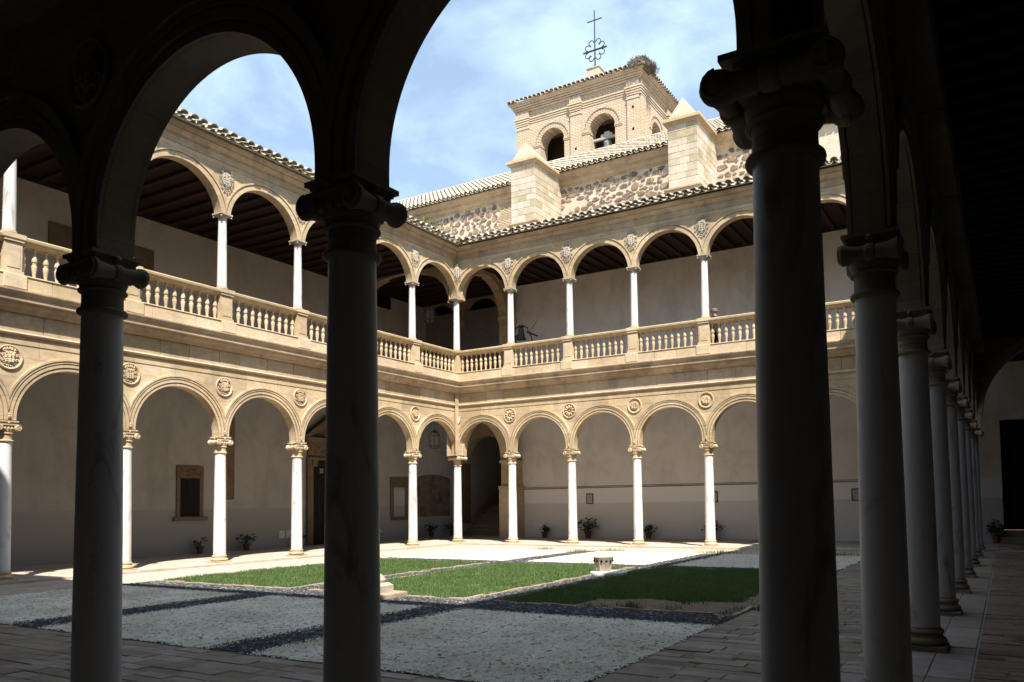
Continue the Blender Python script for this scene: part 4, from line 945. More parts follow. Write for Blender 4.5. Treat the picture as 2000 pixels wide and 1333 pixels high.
# ------------------------------------------------------------------ potted plants
POT = MB().lathe([(0.10, 0), (0.145, 0.26), (0.165, 0.26), (0.165, 0.31), (0.14, 0.31), (0.13, 0.28), (0.0, 0.28)], 18, cap=False).mesh('pot', M_TERRA, True)
def potted(label, x, y, s, h, nl, lsz, seed, spread=0.28):
    t = thing('potted_plant', label, 'potted plant', (x, y, ZG), 0, 'terracotta pots of foliage along the gallery walls')
    link('pot', POT, t, (0, 0, 0), 0, (s, s, s)); rs = random.Random(seed)
    sm = MB(); lf = MB()
    for k in range(nl):
        a_ = rs.uniform(0, 2 * PI); q = rs.uniform(0.15, 1) ; rr = spread * q; hh = 0.28 * s + h * rs.uniform(0.25, 1) * (1.1 - 0.5 * q)
        tip = Vector((rr * math.cos(a_), rr * math.sin(a_), hh)); sm.tube([(0, 0, 0.27 * s), (tip.x * 0.35, tip.y * 0.35, (0.27 * s + hh) * 0.6), tip], 0.006, 4, 0.003)
        L_ = lsz * rs.uniform(0.7, 1.2); W_ = L_ * 0.48; o = len(lf.v)
        pts = [(0, 0, 0), (-W_, L_ * 0.3, 0.01), (-W_ * 1.05, L_ * 0.65, -0.005), (-W_ * 0.4, L_ * 0.95, -0.02), (0, L_ * 0.85, -0.015), (W_ * 0.4, L_ * 0.95, -0.02), (W_ * 1.05, L_ * 0.65, -0.005), (W_, L_ * 0.3, 0.01), (0, L_ * 0.45, -0.02)]
        lf.add(pts, [(8, 0, 1), (8, 1, 2), (8, 2, 3), (8, 3, 4), (8, 4, 5), (8, 5, 6), (8, 6, 7), (8, 7, 0)])
        Mx = Matrix.Translation(tip) @ Matrix.Rotation(a_ - PI / 2 + rs.uniform(-.6, .6), 4, 'Z') @ Matrix.Rotation(rs.uniform(-0.9, 0.5), 4, 'X') @ Matrix.Rotation(rs.uniform(-.5, .5), 4, 'Y')
        lf.tr(Mx, o)
    sm.build('stem', M_LEAF, t); lf.build('foliage', M_LEAF, t, fix=False)
potted('sparse potted plant under the shuttered window on the left wall', -4.35, -8.75, 0.85, 0.38, 16, 0.11, 1, 0.22)
potted('two-headed leafy potted plant just right of a left arcade column', -4.35, -6.85, 0.85, 0.42, 30, 0.13, 2, 0.3)
potted('potted plant half hidden by a column beside the portal', -4.35, -4.45, 0.85, 0.38, 18, 0.12, 3)
potted('spiky potted plant under the faded fresco', -4.3, 3.6, 0.85, 0.5, 34, 0.14, 4, 0.26)
potted('potted plant in the corner below the right end of the fresco', -4.3, 5.2, 0.85, 0.42, 26, 0.13, 5)
potted('potted plant at the foot of the stair pedestal', -0.95, 5.1, 0.9, 0.45, 30, 0.13, 6)
potted('small bushy pot beside two white notices on the back wall', 1.55, 4.35, 0.9, 0.34, 34, 0.12, 7, 0.2)
potted('largest potted plant, broad leaves spreading to the right, back wall', 3.75, 4.35, 1.0, 0.68, 60, 0.16, 8, 0.46)
potted('potted plant peeking out behind the third back column from the corner', 6.62, 4.35, 0.9, 0.42, 34, 0.13, 9, 0.26)
potted('potted plant split by the fourth back column from the corner', 9.42, 4.35, 0.9, 0.5, 46, 0.14, 10, 0.45)
potted('dark bushy plant at the far end of the right-hand gallery', 19.35, 4.35, 0.9, 0.55, 60, 0.13, 11, 0.24)

# ------------------------------------------------------------------ church behind
WY = GW
ch = thing('church_nave', 'church nave wall of dark field stones in pale mortar, tiled roof', 'church', (0, WY, 0))
MB().box(-14, 30, 0, 0.6, 11.8, 16.05).build('wall', M_MORTAR, ch)
MB().box(-14, 30, 0.6, 5.2, 11.8, 16.0).build('core', M_MORTAR, ch)
cprof = [(0.0, 15.93), (0.03, 15.93), (0.05, 16.0), (0.10, 16.02), (0.14, 16.12), (0.15, 16.22), (0.26, 16.25), (0.28, 16.36), (0.34, 16.44), (0.345, 16.50), (-0.3, 16.50), (-0.3, 15.93)]
for x0, x1 in ((-14, 1.25), (2.47, 8.62), (9.84, 30)):
    m_ = MB(); n = len(cprof); m_.v = [(x, -d, z) for x in (x0, x1) for d, z in cprof]
    for k in range(n): k2 = (k + 1) % n; m_.f.append((k, k2, n + k2, n + k))
    m_.f += [tuple(range(n)), tuple(n + k for k in reversed(range(n)))]; m_.build('cornice', M_MOULD, ch)
RS = 0.60
MB().add([(-14, -0.36, 16.505), (30, -0.36, 16.505), (30, 4.55, 16.505 + 4.91 * RS), (-14, 4.55, 16.505 + 4.91 * RS), (-14, 9.5, 16.505), (30, 9.5, 16.505)], [(0, 1, 2, 3), (3, 2, 5, 4), (0, 3, 4), (1, 5, 2), (0, 4, 5, 1)]).build('roof', M_TILE, ch)
stuff(tile_stack('roof_tiles', int(33 / 0.27), 15, -13.5, -0.46, 16.53, 0.27, RS, ch, False, seg=4))
tmp = MB(); tmp.tube([(-14, 4.55, 16.6 + 4.91 * RS), (30, 4.55, 16.6 + 4.91 * RS)], 0.13, 8); tmp.build('ridge', M_TILE, ch)
# brick patch beside the left buttress
m_ = MB()
def brick_course(mb, x0, x1, z, y, rs, bw=0.28, bh=0.055, gap=0.018, d=0.03):
    x = x0 - rs.uniform(0, bw)
    while x < x1:
        a_, b_ = max(x, x0), min(x + bw, x1)
        if b_ - a_ > 0.05: mb.box(a_, b_, y - d, y + 0.01, z, z + bh)
        x += bw + gap
rs = random.Random(2)
xb0 = -0.95; zz = 14.0; pb = MB()
while zz < 15.9: brick_course(pb, xb0 + rs.uniform(-0.25, 0.15), 1.24, zz, 0, rs); zz += 0.075
stuff(pb.build('brickwork', M_BRICK, ch))
# field stones
def stone_poly(rs, sx, sz, n=None):
    n = n or rs.randint(5, 7); a0 = rs.uniform(0, 2 * PI); P = []
    for k in range(n):
        a_ = a0 + 2 * PI * (k + rs.uniform(-.25, .25)) / n; r_ = rs.uniform(0.72, 1.12); P.append((sx * r_ * math.cos(a_), sz * r_ * math.sin(a_)))
    return P
def stone_mesh(P, d=0.03):
    m_ = MB(); n = len(P)
    for sc_, y in ((1.0, 0.02), (1.0, -d * 0.6), (0.92, -d)): m_.v += [(x * sc_, y, z * sc_) for x, z in P]
    for r_ in (0, n):
        for k in range(n): k2 = (k + 1) % n; m_.f.append((r_ + k, r_ + k2, r_ + n + k2, r_ + n + k))
    m_.f.append(tuple(2 * n + k for k in range(n))); return m_
rs = random.Random(11); placed = []
def ok(x, z, r, k=0.86):
    return all((x - a_) ** 2 + ((z - b_) * 1.15) ** 2 > (k * (r + c_)) ** 2 for a_, b_, c_ in placed)
def region(x, z):
    if z > 15.86 or z < 13.85: return False
    if 1.2 < x < 2.5 or 8.57 < x < 9.9: return False
    if -1.05 < x < 1.3 : return False
    if abs(x - 5.6) < 1.1 and z < 14.72 - abs(x - 5.6) * 0.42: return False
    return -7.5 < x < 13.8
cand = 0; rest = MB(); nst = 0
for size in (0.19, 0.15, 0.12, 0.09, 0.065):
    tries = {0.19: 400, 0.15: 900, 0.12: 1600, 0.09: 2400, 0.065: 5200}[size]
    for _ in range(tries):
        x, z = rs.uniform(-7.4, 13.7), rs.uniform(13.9, 15.82)
        if not region(x, z): continue
        if x > 2.5 and size > 0.17 and rs.random() < 0.7: continue
        r_ = size * rs.uniform(0.85, 1.15)
        # looser packing gives the bare mortar patches of the middle bay
        loose = 1.0 if x < -1 else 1.08
        if noise.noise((x * 0.6, z * 0.9, 3.1)) > 0.55 and x > 2.5: continue
        if not ok(x, z, r_, 0.97 * loose if size > 0.08 else 1.05): continue
        placed.append((x, z, r_)); ax_ = rs.uniform(1.05, 1.5) if x > 2 else rs.uniform(0.9, 1.25)
        P = stone_poly(rs, r_ * ax_, r_ / ax_ * 0.95); mm_ = stone_mesh(P, rs.uniform(0.02, 0.045))
        if nst < 300 and size > 0.08: mm_.build('field_stone', M_RUBBLE, ch, (x, 0, z), fix=True); nst += 1
        else: mm_.tr(Matrix.Translation((x, 0, z))); rest.add(mm_.v, mm_.f)
stuff(rest.build('field_stones', M_RUBBLE, ch))
# pointed plaster hood over a blocked window
m_ = MB(); m_.poly([(4.55, 13.7), (4.55, 14.18), (5.6, 14.62), (6.7, 14.18), (6.7, 13.7)], -0.03, 0.01); m_.build('plaster_patch', M_MORTAR, ch)
m_ = MB(); m_.tube([(4.3, -0.05, 14.12), (5.0, -0.05, 14.42), (5.6, -0.05, 14.66), (6.2, -0.05, 14.42), (6.95, -0.05, 14.12)], 0.025, 5); m_.build('hood_mould', M_PALE, ch)
tag(MB().tube([(-0.15 + 1.3, WY - 0.13, 15.8), (1.15, WY - 0.13, 13.4)], 0.05, 8).build('downpipe', M_IRON), 'dark rainwater pipe beside the left church buttress', 'pipe')

def buttress(label, x0, x1):
    y0, y1 = -2.35, 0.0; t = thing('buttress', label, 'buttress', (0, WY, 0)); rs = random.Random(int(x0 * 10))
    g = 0.012
    MB().box(x0 + g, x1 - g, y0 + g, y1, 12.2, 16.3).build('core', M_MORTAR, t)
    z = 13.78; hs = []
    while z < 16.25:
        h = rs.uniform(0.24, 0.34); e = min(z + h, 16.28)
        if 16.28 - e < 0.12: e = 16.28
        hs.append((z, e)); z = e
        if e >= 16.28: break
    for i, (z0, z1) in enumerate(hs):
        # front
        x = x0; cut = x0 + rs.uniform(0.3, 0.5) if i % 2 else x0 + rs.uniform(0.55, 0.8); cuts = [x0, cut] + ([cut + rs.uniform(0.25, 0.45)] if rs.random() < 0.6 else []) + [x1]
        cuts = [c for c in cuts if c <= x1]
        for a_, b_ in zip(cuts, cuts[1:]):
            if b_ - a_ < 0.08: continue
            MB().bev(a_ + 0.005, b_ - 0.005, y0 - rs.uniform(0, .008), y0 + 0.06, z0 + 0.005, z1 - 0.005, 0.008).build('ashlar_block', M_ASHLAR, t)
        for side, sg in ((x1, 1), (x0, -1)):
            y = y0 + 0.062
            while y < y1 - 0.02:
                w_ = rs.uniform(0.35, 0.65); e = min(y + w_, y1); 
                if y1 - e < 0.18: e = y1
                xa, xb = (side - 0.05, side + rs.uniform(0, .008)) if sg > 0 else (side - rs.uniform(0, .008), side + 0.05)
                MB().bev(xa, xb, y + 0.005, e - 0.005, z0 + 0.005, z1 - 0.005, 0.008, ax='x', sgn=sg).build('ashlar_block', M_ASHLAR, t); y = e
    # cap and pyramid
    for e, z0, z1 in ((0.04, 16.281, 16.33), (0.09, 16.33, 16.39), (0.17, 16.39, 16.50), (0.13, 16.50, 16.535)):
        MB().box(x0 - e, x1 + e, y0 - e, y1 + 0.02, z0, z1 + 0.001).build('cap_moulding', M_PALE, t)
    for e, z0, z1 in ((0.10, 13.60, 13.68), (0.15, 13.68, 13.74), (0.06, 13.74, 13.779)):
        MB().box(x0 - e, x1 + e, y0 - e, y1, z0, z1).build('ledge', M_MOULD, t)
    MB().box(x0 - 0.07, x1 + 0.07, y0 - 0.07, y1, 12.0, 13.60).build('lower_shaft', M_ASHLAR, t)
    cx_ = (x0 + x1) / 2; ap = Vector((cx_ - 0.12, y0 + 0.45, 17.55)); nl = 7
    base = [Vector((x0, y0 + 0.02, 16.536)), Vector((x1, y0 + 0.02, 16.536)), Vector((x1, y1, 16.536)), Vector((x0, y1, 16.536))]
    for k in range(nl):
        a_, b_ = k / nl, (k + 1) / nl - 0.012
        lo = [p.lerp(ap, a_ ** 0.92) for p in base]; hi = [p.lerp(ap, (b_) ** 0.92 if k < nl - 1 else 0.985) for p in base]
        MB().add(lo + hi, [(0, 3, 2, 1), (4, 5, 6, 7), (0, 1, 5, 4), (1, 2, 6, 5), (2, 3, 7, 6), (3, 0, 4, 7)]).build('pyramid_course', M_PALE, t)
buttress('left church buttress of pale ashlar with pointed cap', 1.25, 2.47)
buttress('right church buttress of pale ashlar with pointed cap, nearer the tower corner', 8.62, 9.84)

# ------------------------------------------------------------------ belfry
TY = 9.3; TX0, TX1 = -2.8, 4.45; TD = 4.2
tw = thing('bell_tower', 'square brick bell tower with round arches and tiled roof behind the nave', 'tower', (0, TY, 0))
def ring_wall(mb_in, span_lo, span_hi, arches, z0, z1, thick, archv=True):
    """brick wall between x span with round openings [(cx, r, spring)]"""
    m_ = MB(); xs = sorted(set([span_lo, span_hi])); cur = span_lo
    for cx_, r_, sp_ in arches:
        m_.box(cur, cx_ - r_ - 0.15, 0, thick, z0, z1); cur = cx_ + r_ + 0.15
        w_ = 2 * (r_ + 0.15); a = arch_mesh('t', M_BRICK, w_, thick / 2, z0, sp_, r_, z1, [], 0, seg=20)
        vs_ = [tuple((v.co.x + cx_ - r_ - 0.15, v.co.y + thick / 2, v.co.z)) for v in a.vertices]; m_.add(vs_, [tuple(p.vertices) for p in a.polygons]); bpy.data.meshes.remove(a)
    m_.box(cur, span_hi, 0, thick, z0, z1); return m_
ARCHS = [(-0.62, 0.73, 20.74), (2.34, 0.74, 20.74)]
ring_wall(None, TX0, TX1, ARCHS, 17.6, 22.05, 0.75).build('wall', M_BRICK, tw, fix=False)
s_ = ring_wall(None, 0, TD - 0.75, [(1.42, 0.62, 20.74)], 17.6, 22.05, 0.6); s_.build('wall', M_BRICK, tw, (TX1, 0.75, 0), PI / 2, fix=False)
MB().box(TX0, TX0 + 0.6, 0.75, TD, 17.6, 22.05).build('wall', M_BRICK, tw); MB().box(TX0, TX1 - 0.0, TD, TD + 0.5, 17.6, 22.05).build('wall', M_BRICK, tw)
MB().box(TX0 + 0.61, TX1 - 0.61, 0.76, TD - 0.01, 19.0, 19.3).build('floor', M_VOID, tw)  # floor coloured black to stand for the dark belfry
MB().box(TX0 + 0.61, TX1 - 0.61, 2.2, 2.3, 19.3, 22.05).build('inner_wall', flat('shade_dark_brick', (0.12, 0.075, 0.05), 1.0), tw)  # interior shade put into the brick colour
def voussoirs(cx_, r_, sp_, y, parent, n=19):
    m_ = MB()
    for k in range(n):
        a0_, a1_ = PI * k / n + 0.012, PI * (k + 1) / n - 0.012; q = []
        for a_, rr in ((a0_, r_), (a1_, r_), (a1_, r_ + 0.26), (a0_, r_ + 0.26)): q.append((cx_ + rr * math.cos(a_), sp_ + rr * math.sin(a_)))
        m_.poly(q, y - 0.02, y + 0.02)
        q = []
        for a_, rr in ((a0_, r_ + 0.265), (a1_, r_ + 0.265), (a1_, r_ + 0.34), (a0_, r_ + 0.34)): q.append((cx_ + rr * math.cos(a_), sp_ + rr * math.sin(a_)))
        m_.poly(q, y - 0.06, y + 0.02)
    return m_
for cx_, r_, sp_ in ARCHS:
    voussoirs(cx_, r_, sp_, 0, tw).build('archivolt', M_BRICK, tw)
    for a_, b_ in ((cx_ - r_ - 0.42, cx_ - r_ + 0.03), (cx_ + r_ - 0.03, cx_ + r_ + 0.42)):
        m_ = MB(); m_.box(a_, b_, -0.05, 0.5, sp_ - 0.06, sp_ + 0.0); m_.box(a_, b_, -0.03, 0.5, sp_ - 0.12, sp_ - 0.061); m_.build('impost', M_BRICK, tw)
voussoirs(1.42, 0.62, 20.74, 0, tw).build('archivolt', M_BRICK, tw, (TX1, 0.75, 0), PI / 2)
PIL = [(TX0, -2.03), (0.53, 1.17), (3.80, TX1)]
def stepped(mbx, x0, x1, d0, z0, steps, dz, dd, side=True):
    for k in range(steps):
        e = d0 + dd * k; mbx.box(x0 - (dd * k), x1 + dd * k, -e, 0.3, z0 + k * dz, z0 + (k + 1) * dz - 0.012)
for x0, x1 in PIL:
    m_ = MB(); m_.box(x0, x1, -0.10, -0.001, 17.6, 21.75); m_.build('pilaster', M_BRICK, tw)
    m_ = MB(); cor = (x1 == TX1)
    for k in range(4): m_.box(x0 - 0.03 * k, x1 + (0.12 if cor else 0) + 0.03 * k, -0.12 - 0.03 * k, 0.3, 21.95 + k * 0.115, 21.95 + (k + 1) * 0.115 - 0.03)
    m_.box(x0 + 0.02, x1 - 0.02, -0.115, 0.2, 21.9, 22.41); m_.box(x0 - 0.03, x1 + 0.03, -0.13, 0.0, 21.755, 21.82); m_.build('pilaster_capital', M_TRIM, tw)
    MB().box(x0 + 0.002, x1 - 0.002, -0.115, 0.0, 21.83, 21.95).build('pilaster_neck', M_BRICK, tw)
    MB().box(x0 - 0.02, x1 + 0.02, -0.13, 0.0, 22.412, 22.735).build('frieze_block', M_BRICK, tw)
# right flank pilasters
for y0, y1 in ((0.0, 0.62), (TD - 0.6, TD + 0.5)):
    MB().box(TX1 + 0.001, TX1 + 0.10, y0, y1, 17.6, 21.95).build('pilaster', M_BRICK, tw)
    m_ = MB()
    for k in range(4): m_.box(TX1 - 0.3, TX1 + 0.121 + 0.03 * k, y0 - 0.04 * k if y0 > 1 else 0.301, y1 + 0.045 * k, 21.952 + k * 0.115, 21.952 + (k + 1) * 0.115 - 0.03)
    m_.build('pilaster_capital', M_TRIM, tw)
    MB().box(TX1 - 0.2, TX1 + 0.13, y0 - 0.1 if y0 > 1 else 0.001, y1, 22.413, 22.733).build('frieze_block', M_BRICK, tw)
def band(nm, e, z0, z1): MB().box(TX0 - e, TX1 + e, -e, TD + 0.5 + e, z0, z1).build(nm, M_TRIM if nm in ('cornice', 'architrave') else M_BRICK, tw)
band('frieze', 0.005, 22.051, 22.737)
for k in range(3): band('architrave', 0.03 + 0.03 * k, 22.055 + k * 0.105, 22.055 + (k + 1) * 0.105 - 0.03)
band('cornice_core', 0.02, 22.738, 23.14)
for k in range(4): band('cornice', 0.08 + 0.06 * k, 22.74 + k * 0.101, 22.74 + (k + 1) * 0.101 - (0.028 if k < 3 else 0.0))
hx, hy = (TX0 + TX1) / 2, (TD + 0.5) / 2; E = 0.38; zt = 23.15
rz_ = zt + 0.05; ridge = 1.9; apz = zt + 1.55
roofp = MB().add([(TX0 - E, -E, rz_), (TX1 + E, -E, rz_), (TX1 + E, TD + 0.5 + E, rz_), (TX0 - E, TD + 0.5 + E, rz_), (hx - 1.2, hy, apz), (hx + 1.2, hy, apz)], [(0, 1, 5, 4), (1, 2, 5), (2, 3, 4, 5), (3, 0, 4), (3, 2, 1, 0)]); roofp.build('roof', M_TILE, tw)
MB().box(TX0 - E + 0.04, TX1 + E - 0.04, -E + 0.04, TD + 0.5 + E - 0.04, zt - 0.005, zt + 0.045).build('eave_board', M_TRIM, tw)
sl = (apz - rz_) / (hy + E)
V_ = []; F_ = []
def hip_tiles(origin, ex, ey, length, depth_fn, slope):
    """barrel rows on a hip face; ex along the eave, ey up slope (plan)"""
    n = int(length / 0.26); th = math.atan(slope)
    for c in range(n):
        u = (c + 0.5) * length / n; dep = depth_fn(u)
        rows = max(1, int(dep / math.cos(th) / 0.4))
        for r_ in range(rows):
            o = len(V_); jz = random.uniform(0, .02)
            for e, rad in ((0, 0.12), (1, 0.10)):
                for k in range(6):
                    a_ = PI * k / 5; yy = (r_ + e * 1.1) * 0.4 * math.cos(th); hh = 0.03 + jz + rad * 0.8 * math.sin(a_) - 0.02 * e
                    p = origin + ex * (u + rad * math.cos(a_)) + ey * (yy - hh * math.sin(th)) + Vector((0, 0, (r_ + e * 1.1) * 0.4 * math.sin(th) + hh)); V_.append(tuple(p))
            for k in range(5): F_.append((o + k, o + k + 1, o + 6 + k + 1, o + 6 + k))
WXt = TX1 - TX0 + 2 * E; WYt = TD + 0.5 + 2 * E; half = hy + E; hxl = WXt / 2 - 1.2
hip_tiles(Vector((TX0 - E, -E - 0.05, rz_)), Vector((1, 0, 0)), Vector((0, 1, 0)), WXt, lambda u: half * min(1, u / hxl, (WXt - u) / hxl), sl)
hip_tiles(Vector((TX1 + E + 0.05, -E, rz_)), Vector((0, 1, 0)), Vector((-1, 0, 0)), WYt, lambda u: hxl * min(1, u / half, (WYt - u) / half), (apz - rz_) / hxl)
hip_tiles(Vector((TX0 - E - 0.05, TD + 0.5 + E, rz_)), Vector((0, -1, 0)), Vector((1, 0, 0)), WYt, lambda u: hxl * min(1, u / half, (WYt - u) / half), (apz - rz_) / hxl)
stuff(link('roof_tiles', fastmesh('roof_tiles', V_, F_, M_TILE, True), tw))
m_ = MB(); m_.box(hx - 0.36, hx + 0.36, hy - 0.3, hy + 0.3, 23.9, apz + 0.62); m_.build('finial_block', M_MORTAR, tw); MB().box(hx - 0.40, hx + 0.40, hy - 0.34, hy + 0.34, apz + 0.62, apz + 0.68).build('finial_slab', M_MOULD, tw)
for x_, y_, z_ in ((4.13, -0.101, 21.33), (4.13, -0.101, 20.2), (0.85, -0.101, 19.95)): MB().box(x_ - 0.055, x_ + 0.055, y_ - 0.003, y_ + 0.02, z_ - 0.07, z_ + 0.07).build('putlog_hole_shade', M_VOID, tw)  # black patches on the brick face stand for the shade in small holes
# bell inside the right arch
bb = thing('tower_bell', 'grey bell under a weathered timber yoke in the right belfry arch', 'bell', (2.34, TY + 0.55, 0))
m_ = MB().lathe([(0.36, 19.72), (0.345, 19.78), (0.28, 19.92), (0.235, 20.05), (0.215, 20.2), (0.19, 20.28), (0.06, 20.33), (0.05, 20.38)], 24, cap=False); stt = 0
m_.tr(Matrix.Translation((0, 0, 20.38)) @ Matrix.Rotation(R(28), 4, 'X') @ Matrix.Translation((0, 0, -20.38))); m_.build('bell', M_BELL2, bb, smooth=True)
m_ = MB().lathe([(0.30, 19.74), (0.2, 19.95), (0.12, 20.2)], 20); m_.tr(Matrix.Translation((0, 0, 20.38)) @ Matrix.Rotation(R(28), 4, 'X') @ Matrix.Translation((0, 0, -20.38))); m_.build('bell_inside_shade', M_VOID, bb)  # black plug painted as the shade inside the bell
m_ = MB(); m_.box(-0.74, 0.74, -0.09, 0.07, 20.36, 20.47); m_.box(-0.30, 0.34, -0.10, 0.08, 20.47, 20.62); m_.box(-0.1, 0.2, -0.10, 0.08, 20.62, 20.72); m_.build('yoke', M_GREYWOOD, bb)
# iron cross
ic = thing('iron_cross', 'wrought iron cross with curled flower cross on the tower roof', 'cross', (hx, TY + hy, apz + 0.68))
MB().tube([(0, 0, -0.05), (0, 0, 3.38)], 0.045, 6, 0.03).build('shaft', M_IRON, ic)
MB().tube([(-0.45, 0, 2.82), (0.45, 0, 2.82)], 0.032, 6).build('cross_bar', M_IRON, ic)
MB().tube([(-0.72, 0, 1.12), (0.72, 0, 1.12)], 0.05, 6).build('lower_bar', M_IRON, ic)
for k in range(4):
    for s_ in (-1, 1):
        a0_ = k * PI / 2; pts = []
        for q in range(14):
            a_ = q / 13 * 1.5 * PI; rr = 0.165; x_, z_ = 0.42 - 0.0 - rr * math.cos(a_) * 0.9 + 0.02, s_ * (0.05 + rr - rr * math.cos(a_ * 0.999) * 0.0) + s_ * (rr * math.sin(a_) * 0.9) * 1.0
            pts.append((x_, z_))
        c_, n_ = math.cos(a0_), math.sin(a0_); MB().tube([(px * c_ - pz * n_, 0, 1.12 + px * n_ + pz * c_) for px, pz in pts], 0.026, 5).build('scroll', M_IRON, ic)
# nest and stork
NXP, NYP = TX1 - 0.05, TY + 0.25
V_ = []; F_ = []; rs = random.Random(5)
for k in range(2600):
    a_ = rs.uniform(0, 2 * PI); h_ = rs.random() ** 0.8; rad = (0.96 - 0.55 * h_) * rs.uniform(0.75, 1.06); z_ = 23.12 + h_ * 0.66
    c = Vector((NXP + rad * math.cos(a_), NYP + rad * math.sin(a_) * 0.9, z_)); L_ = rs.uniform(0.15, 0.5)
    d = Vector((-math.sin(a_) + rs.uniform(-.7, .7), math.cos(a_) + rs.uniform(-.7, .7), rs.uniform(-.75, .4))).normalized() * L_; wd = Vector((rs.uniform(-1, 1), rs.uniform(-1, 1), rs.uniform(-1, 1))).cross(d).normalized() * 0.012
    o = len(V_); e = wd.cross(d).normalized() * 0.012
    V_ += [tuple(c - d / 2 + wd), tuple(c - d / 2 - wd), tuple(c - d / 2 + e), tuple(c + d / 2)]
    F_ += [(o, o + 1, o + 3), (o + 1, o + 2, o + 3), (o + 2, o, o + 3)]
ne = thing('stork_nest', 'big untidy stork nest of grey sticks on the tower roof corner', 'nest', (0, 0, 0))
stuff(link('sticks', fastmesh('sticks', V_, F_, M_STICK), ne))
m_ = MB().lathe([(0.5, 23.1), (0.68, 23.3), (0.58, 23.5), (0.38, 23.68), (0.0, 23.74)], 18, (NXP, NYP)); m_.build('nest_core', flat('packed_twigs', (0.13, 0.11, 0.09), 1.0, n=20), ne)
sk = thing('stork', 'white stork with black wing feathers sitting in the nest', 'bird', (NXP + 0.0, NYP - 0.1, 23.62))
skin_fig('body', [(0, 0, 0.10, 0.13), (0.15, 0, 0.14, 0.12), (0.30, 0, 0.10, 0.06), (-0.14, 0, 0.18, 0.10), (-0.22, 0, 0.28, 0.05), (-0.25, 0, 0.38, 0.045), (-0.31, 0, 0.40, 0.035)], [(0, 1), (1, 2), (0, 3), (3, 4), (4, 5), (5, 6)], M_FEATH, sk, 0, 2)
for s_ in (-1, 1):
    m_ = MB().lathe([(0, -0.26), (0.05, -0.2), (0.075, -0.05), (0.06, 0.1), (0, 0.16)], 10, cap=False); m_.tr(Matrix.Translation((0.17, s_ * 0.10, 0.17)) @ Matrix.Rotation(-PI / 2 - 0.15, 4, 'Y') @ Matrix.Scale(0.5, 4, (0, 1, 0))); m_.build('wing', M_FEATHB, sk, smooth=True)
MB().tube([(-0.33, 0, 0.40), (-0.52, 0, 0.33)], 0.02, 6, 0.005).build('beak', M_BEAK, sk)
# wild shrub growing where the left roof meets the church wall
def tuft_thing(label, cx_, cy_, cz_, rad, h, n, ls, seed, mat, cat='plant'):
    rs = np.random.RandomState(seed); P = rs.normal(0, 1, (n, 3)); P /= np.linalg.norm(P, axis=1)[:, None]; P *= (rs.rand(n, 1) ** 0.5)
    P = P * np.array([rad, rad, h]) + np.array([cx_, cy_, cz_])
    tv = [(-0.25, 0, 0), (0.25, 0, 0), (0.15, 0, 1), (-0.1, 0.1, 1.1)]
    me = scatter('foliage', tv, [(0, 1, 2, 3)], P, rs.uniform(0, 6.28, n), rs.uniform(0.6, 1.3, n) * ls, mat, rs.uniform(-1.2, 1.2, n))
    t = link('wild_plant', me); return tag(t, label, cat)
M_WILD = flat('wild_leaves', (0.20, 0.24, 0.07), 0.7)
tuft_thing('straggly yellow-green shrub on the roof against the church wall', -5.1, WY - 0.5, 15.1, 1.0, 0.75, 900, 0.09, 3, M_WILD)

# ------------------------------------------------------------------ ground
g = MB().box(-60, 80, -80, 80, -0.6, -0.32).build('ground', M_SOILG); struct(g)
cp = MB().box(0.36, LX - 0.36, YF + 0.36, -0.36, -0.31, ZC - 0.0075).build('courtyard_ground', M_SOILG); struct(cp)
# gallery floors: slabs cut round the court
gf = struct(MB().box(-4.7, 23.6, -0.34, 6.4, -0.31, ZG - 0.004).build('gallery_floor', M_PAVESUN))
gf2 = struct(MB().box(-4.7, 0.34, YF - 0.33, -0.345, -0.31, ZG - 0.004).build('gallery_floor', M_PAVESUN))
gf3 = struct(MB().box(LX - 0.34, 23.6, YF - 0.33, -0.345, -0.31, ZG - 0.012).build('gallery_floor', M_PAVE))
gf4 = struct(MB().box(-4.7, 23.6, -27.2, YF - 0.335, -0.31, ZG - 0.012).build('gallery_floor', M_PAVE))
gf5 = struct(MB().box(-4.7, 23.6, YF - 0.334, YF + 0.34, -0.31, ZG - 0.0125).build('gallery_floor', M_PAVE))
# edge stones of the gallery step (far sides)
pv = struct(link('paving', None)); random.seed(21)
cnt = 0; stones = []
def lay(x0, x1, y0, y1, w, d, zt, mat, gap=0.012, along='x'):
    """irregular slabs in courses; yields (distance, args)"""
    if along == 'x':
        y = y0
        while y < y1 - 0.02:
            dd = d * random.uniform(0.8, 1.25); ye = min(y + dd, y1); x = x0
            while x < x1 - 0.02:
                ww = w * random.uniform(0.65, 1.4); xe = min(x + ww, x1)
                if x1 - xe < w * 0.3: xe = x1
                stones.append((x, xe, y, ye, zt + random.uniform(-.005, .007), mat, gap)); x = xe
            y = ye
    else:
        x = x0
        while x < x1 - 0.02:
            dd = d * random.uniform(0.8, 1.25); xe = min(x + dd, x1); y = y0
            while y < y1 - 0.02:
                ww = w * random.uniform(0.65, 1.4); ye = min(y + ww, y1)
                if y1 - ye < w * 0.3: ye = y1
                stones.append((x, xe, y, ye, zt + random.uniform(-.004, .006), mat, gap)); y = ye
            x = xe
GX0, GX1, GY0, GY1 = 2.95, 16.3, -20.05, -2.6
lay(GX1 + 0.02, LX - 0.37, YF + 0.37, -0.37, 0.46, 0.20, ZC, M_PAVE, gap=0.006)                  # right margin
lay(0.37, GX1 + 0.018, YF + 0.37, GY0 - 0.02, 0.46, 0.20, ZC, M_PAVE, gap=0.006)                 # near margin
lay(LX - 0.36, LX + 0.5, YF - 0.5, 0.3, 0.9, 0.43, ZG - 0.003, M_PAVE, along='y')     # stylobate right
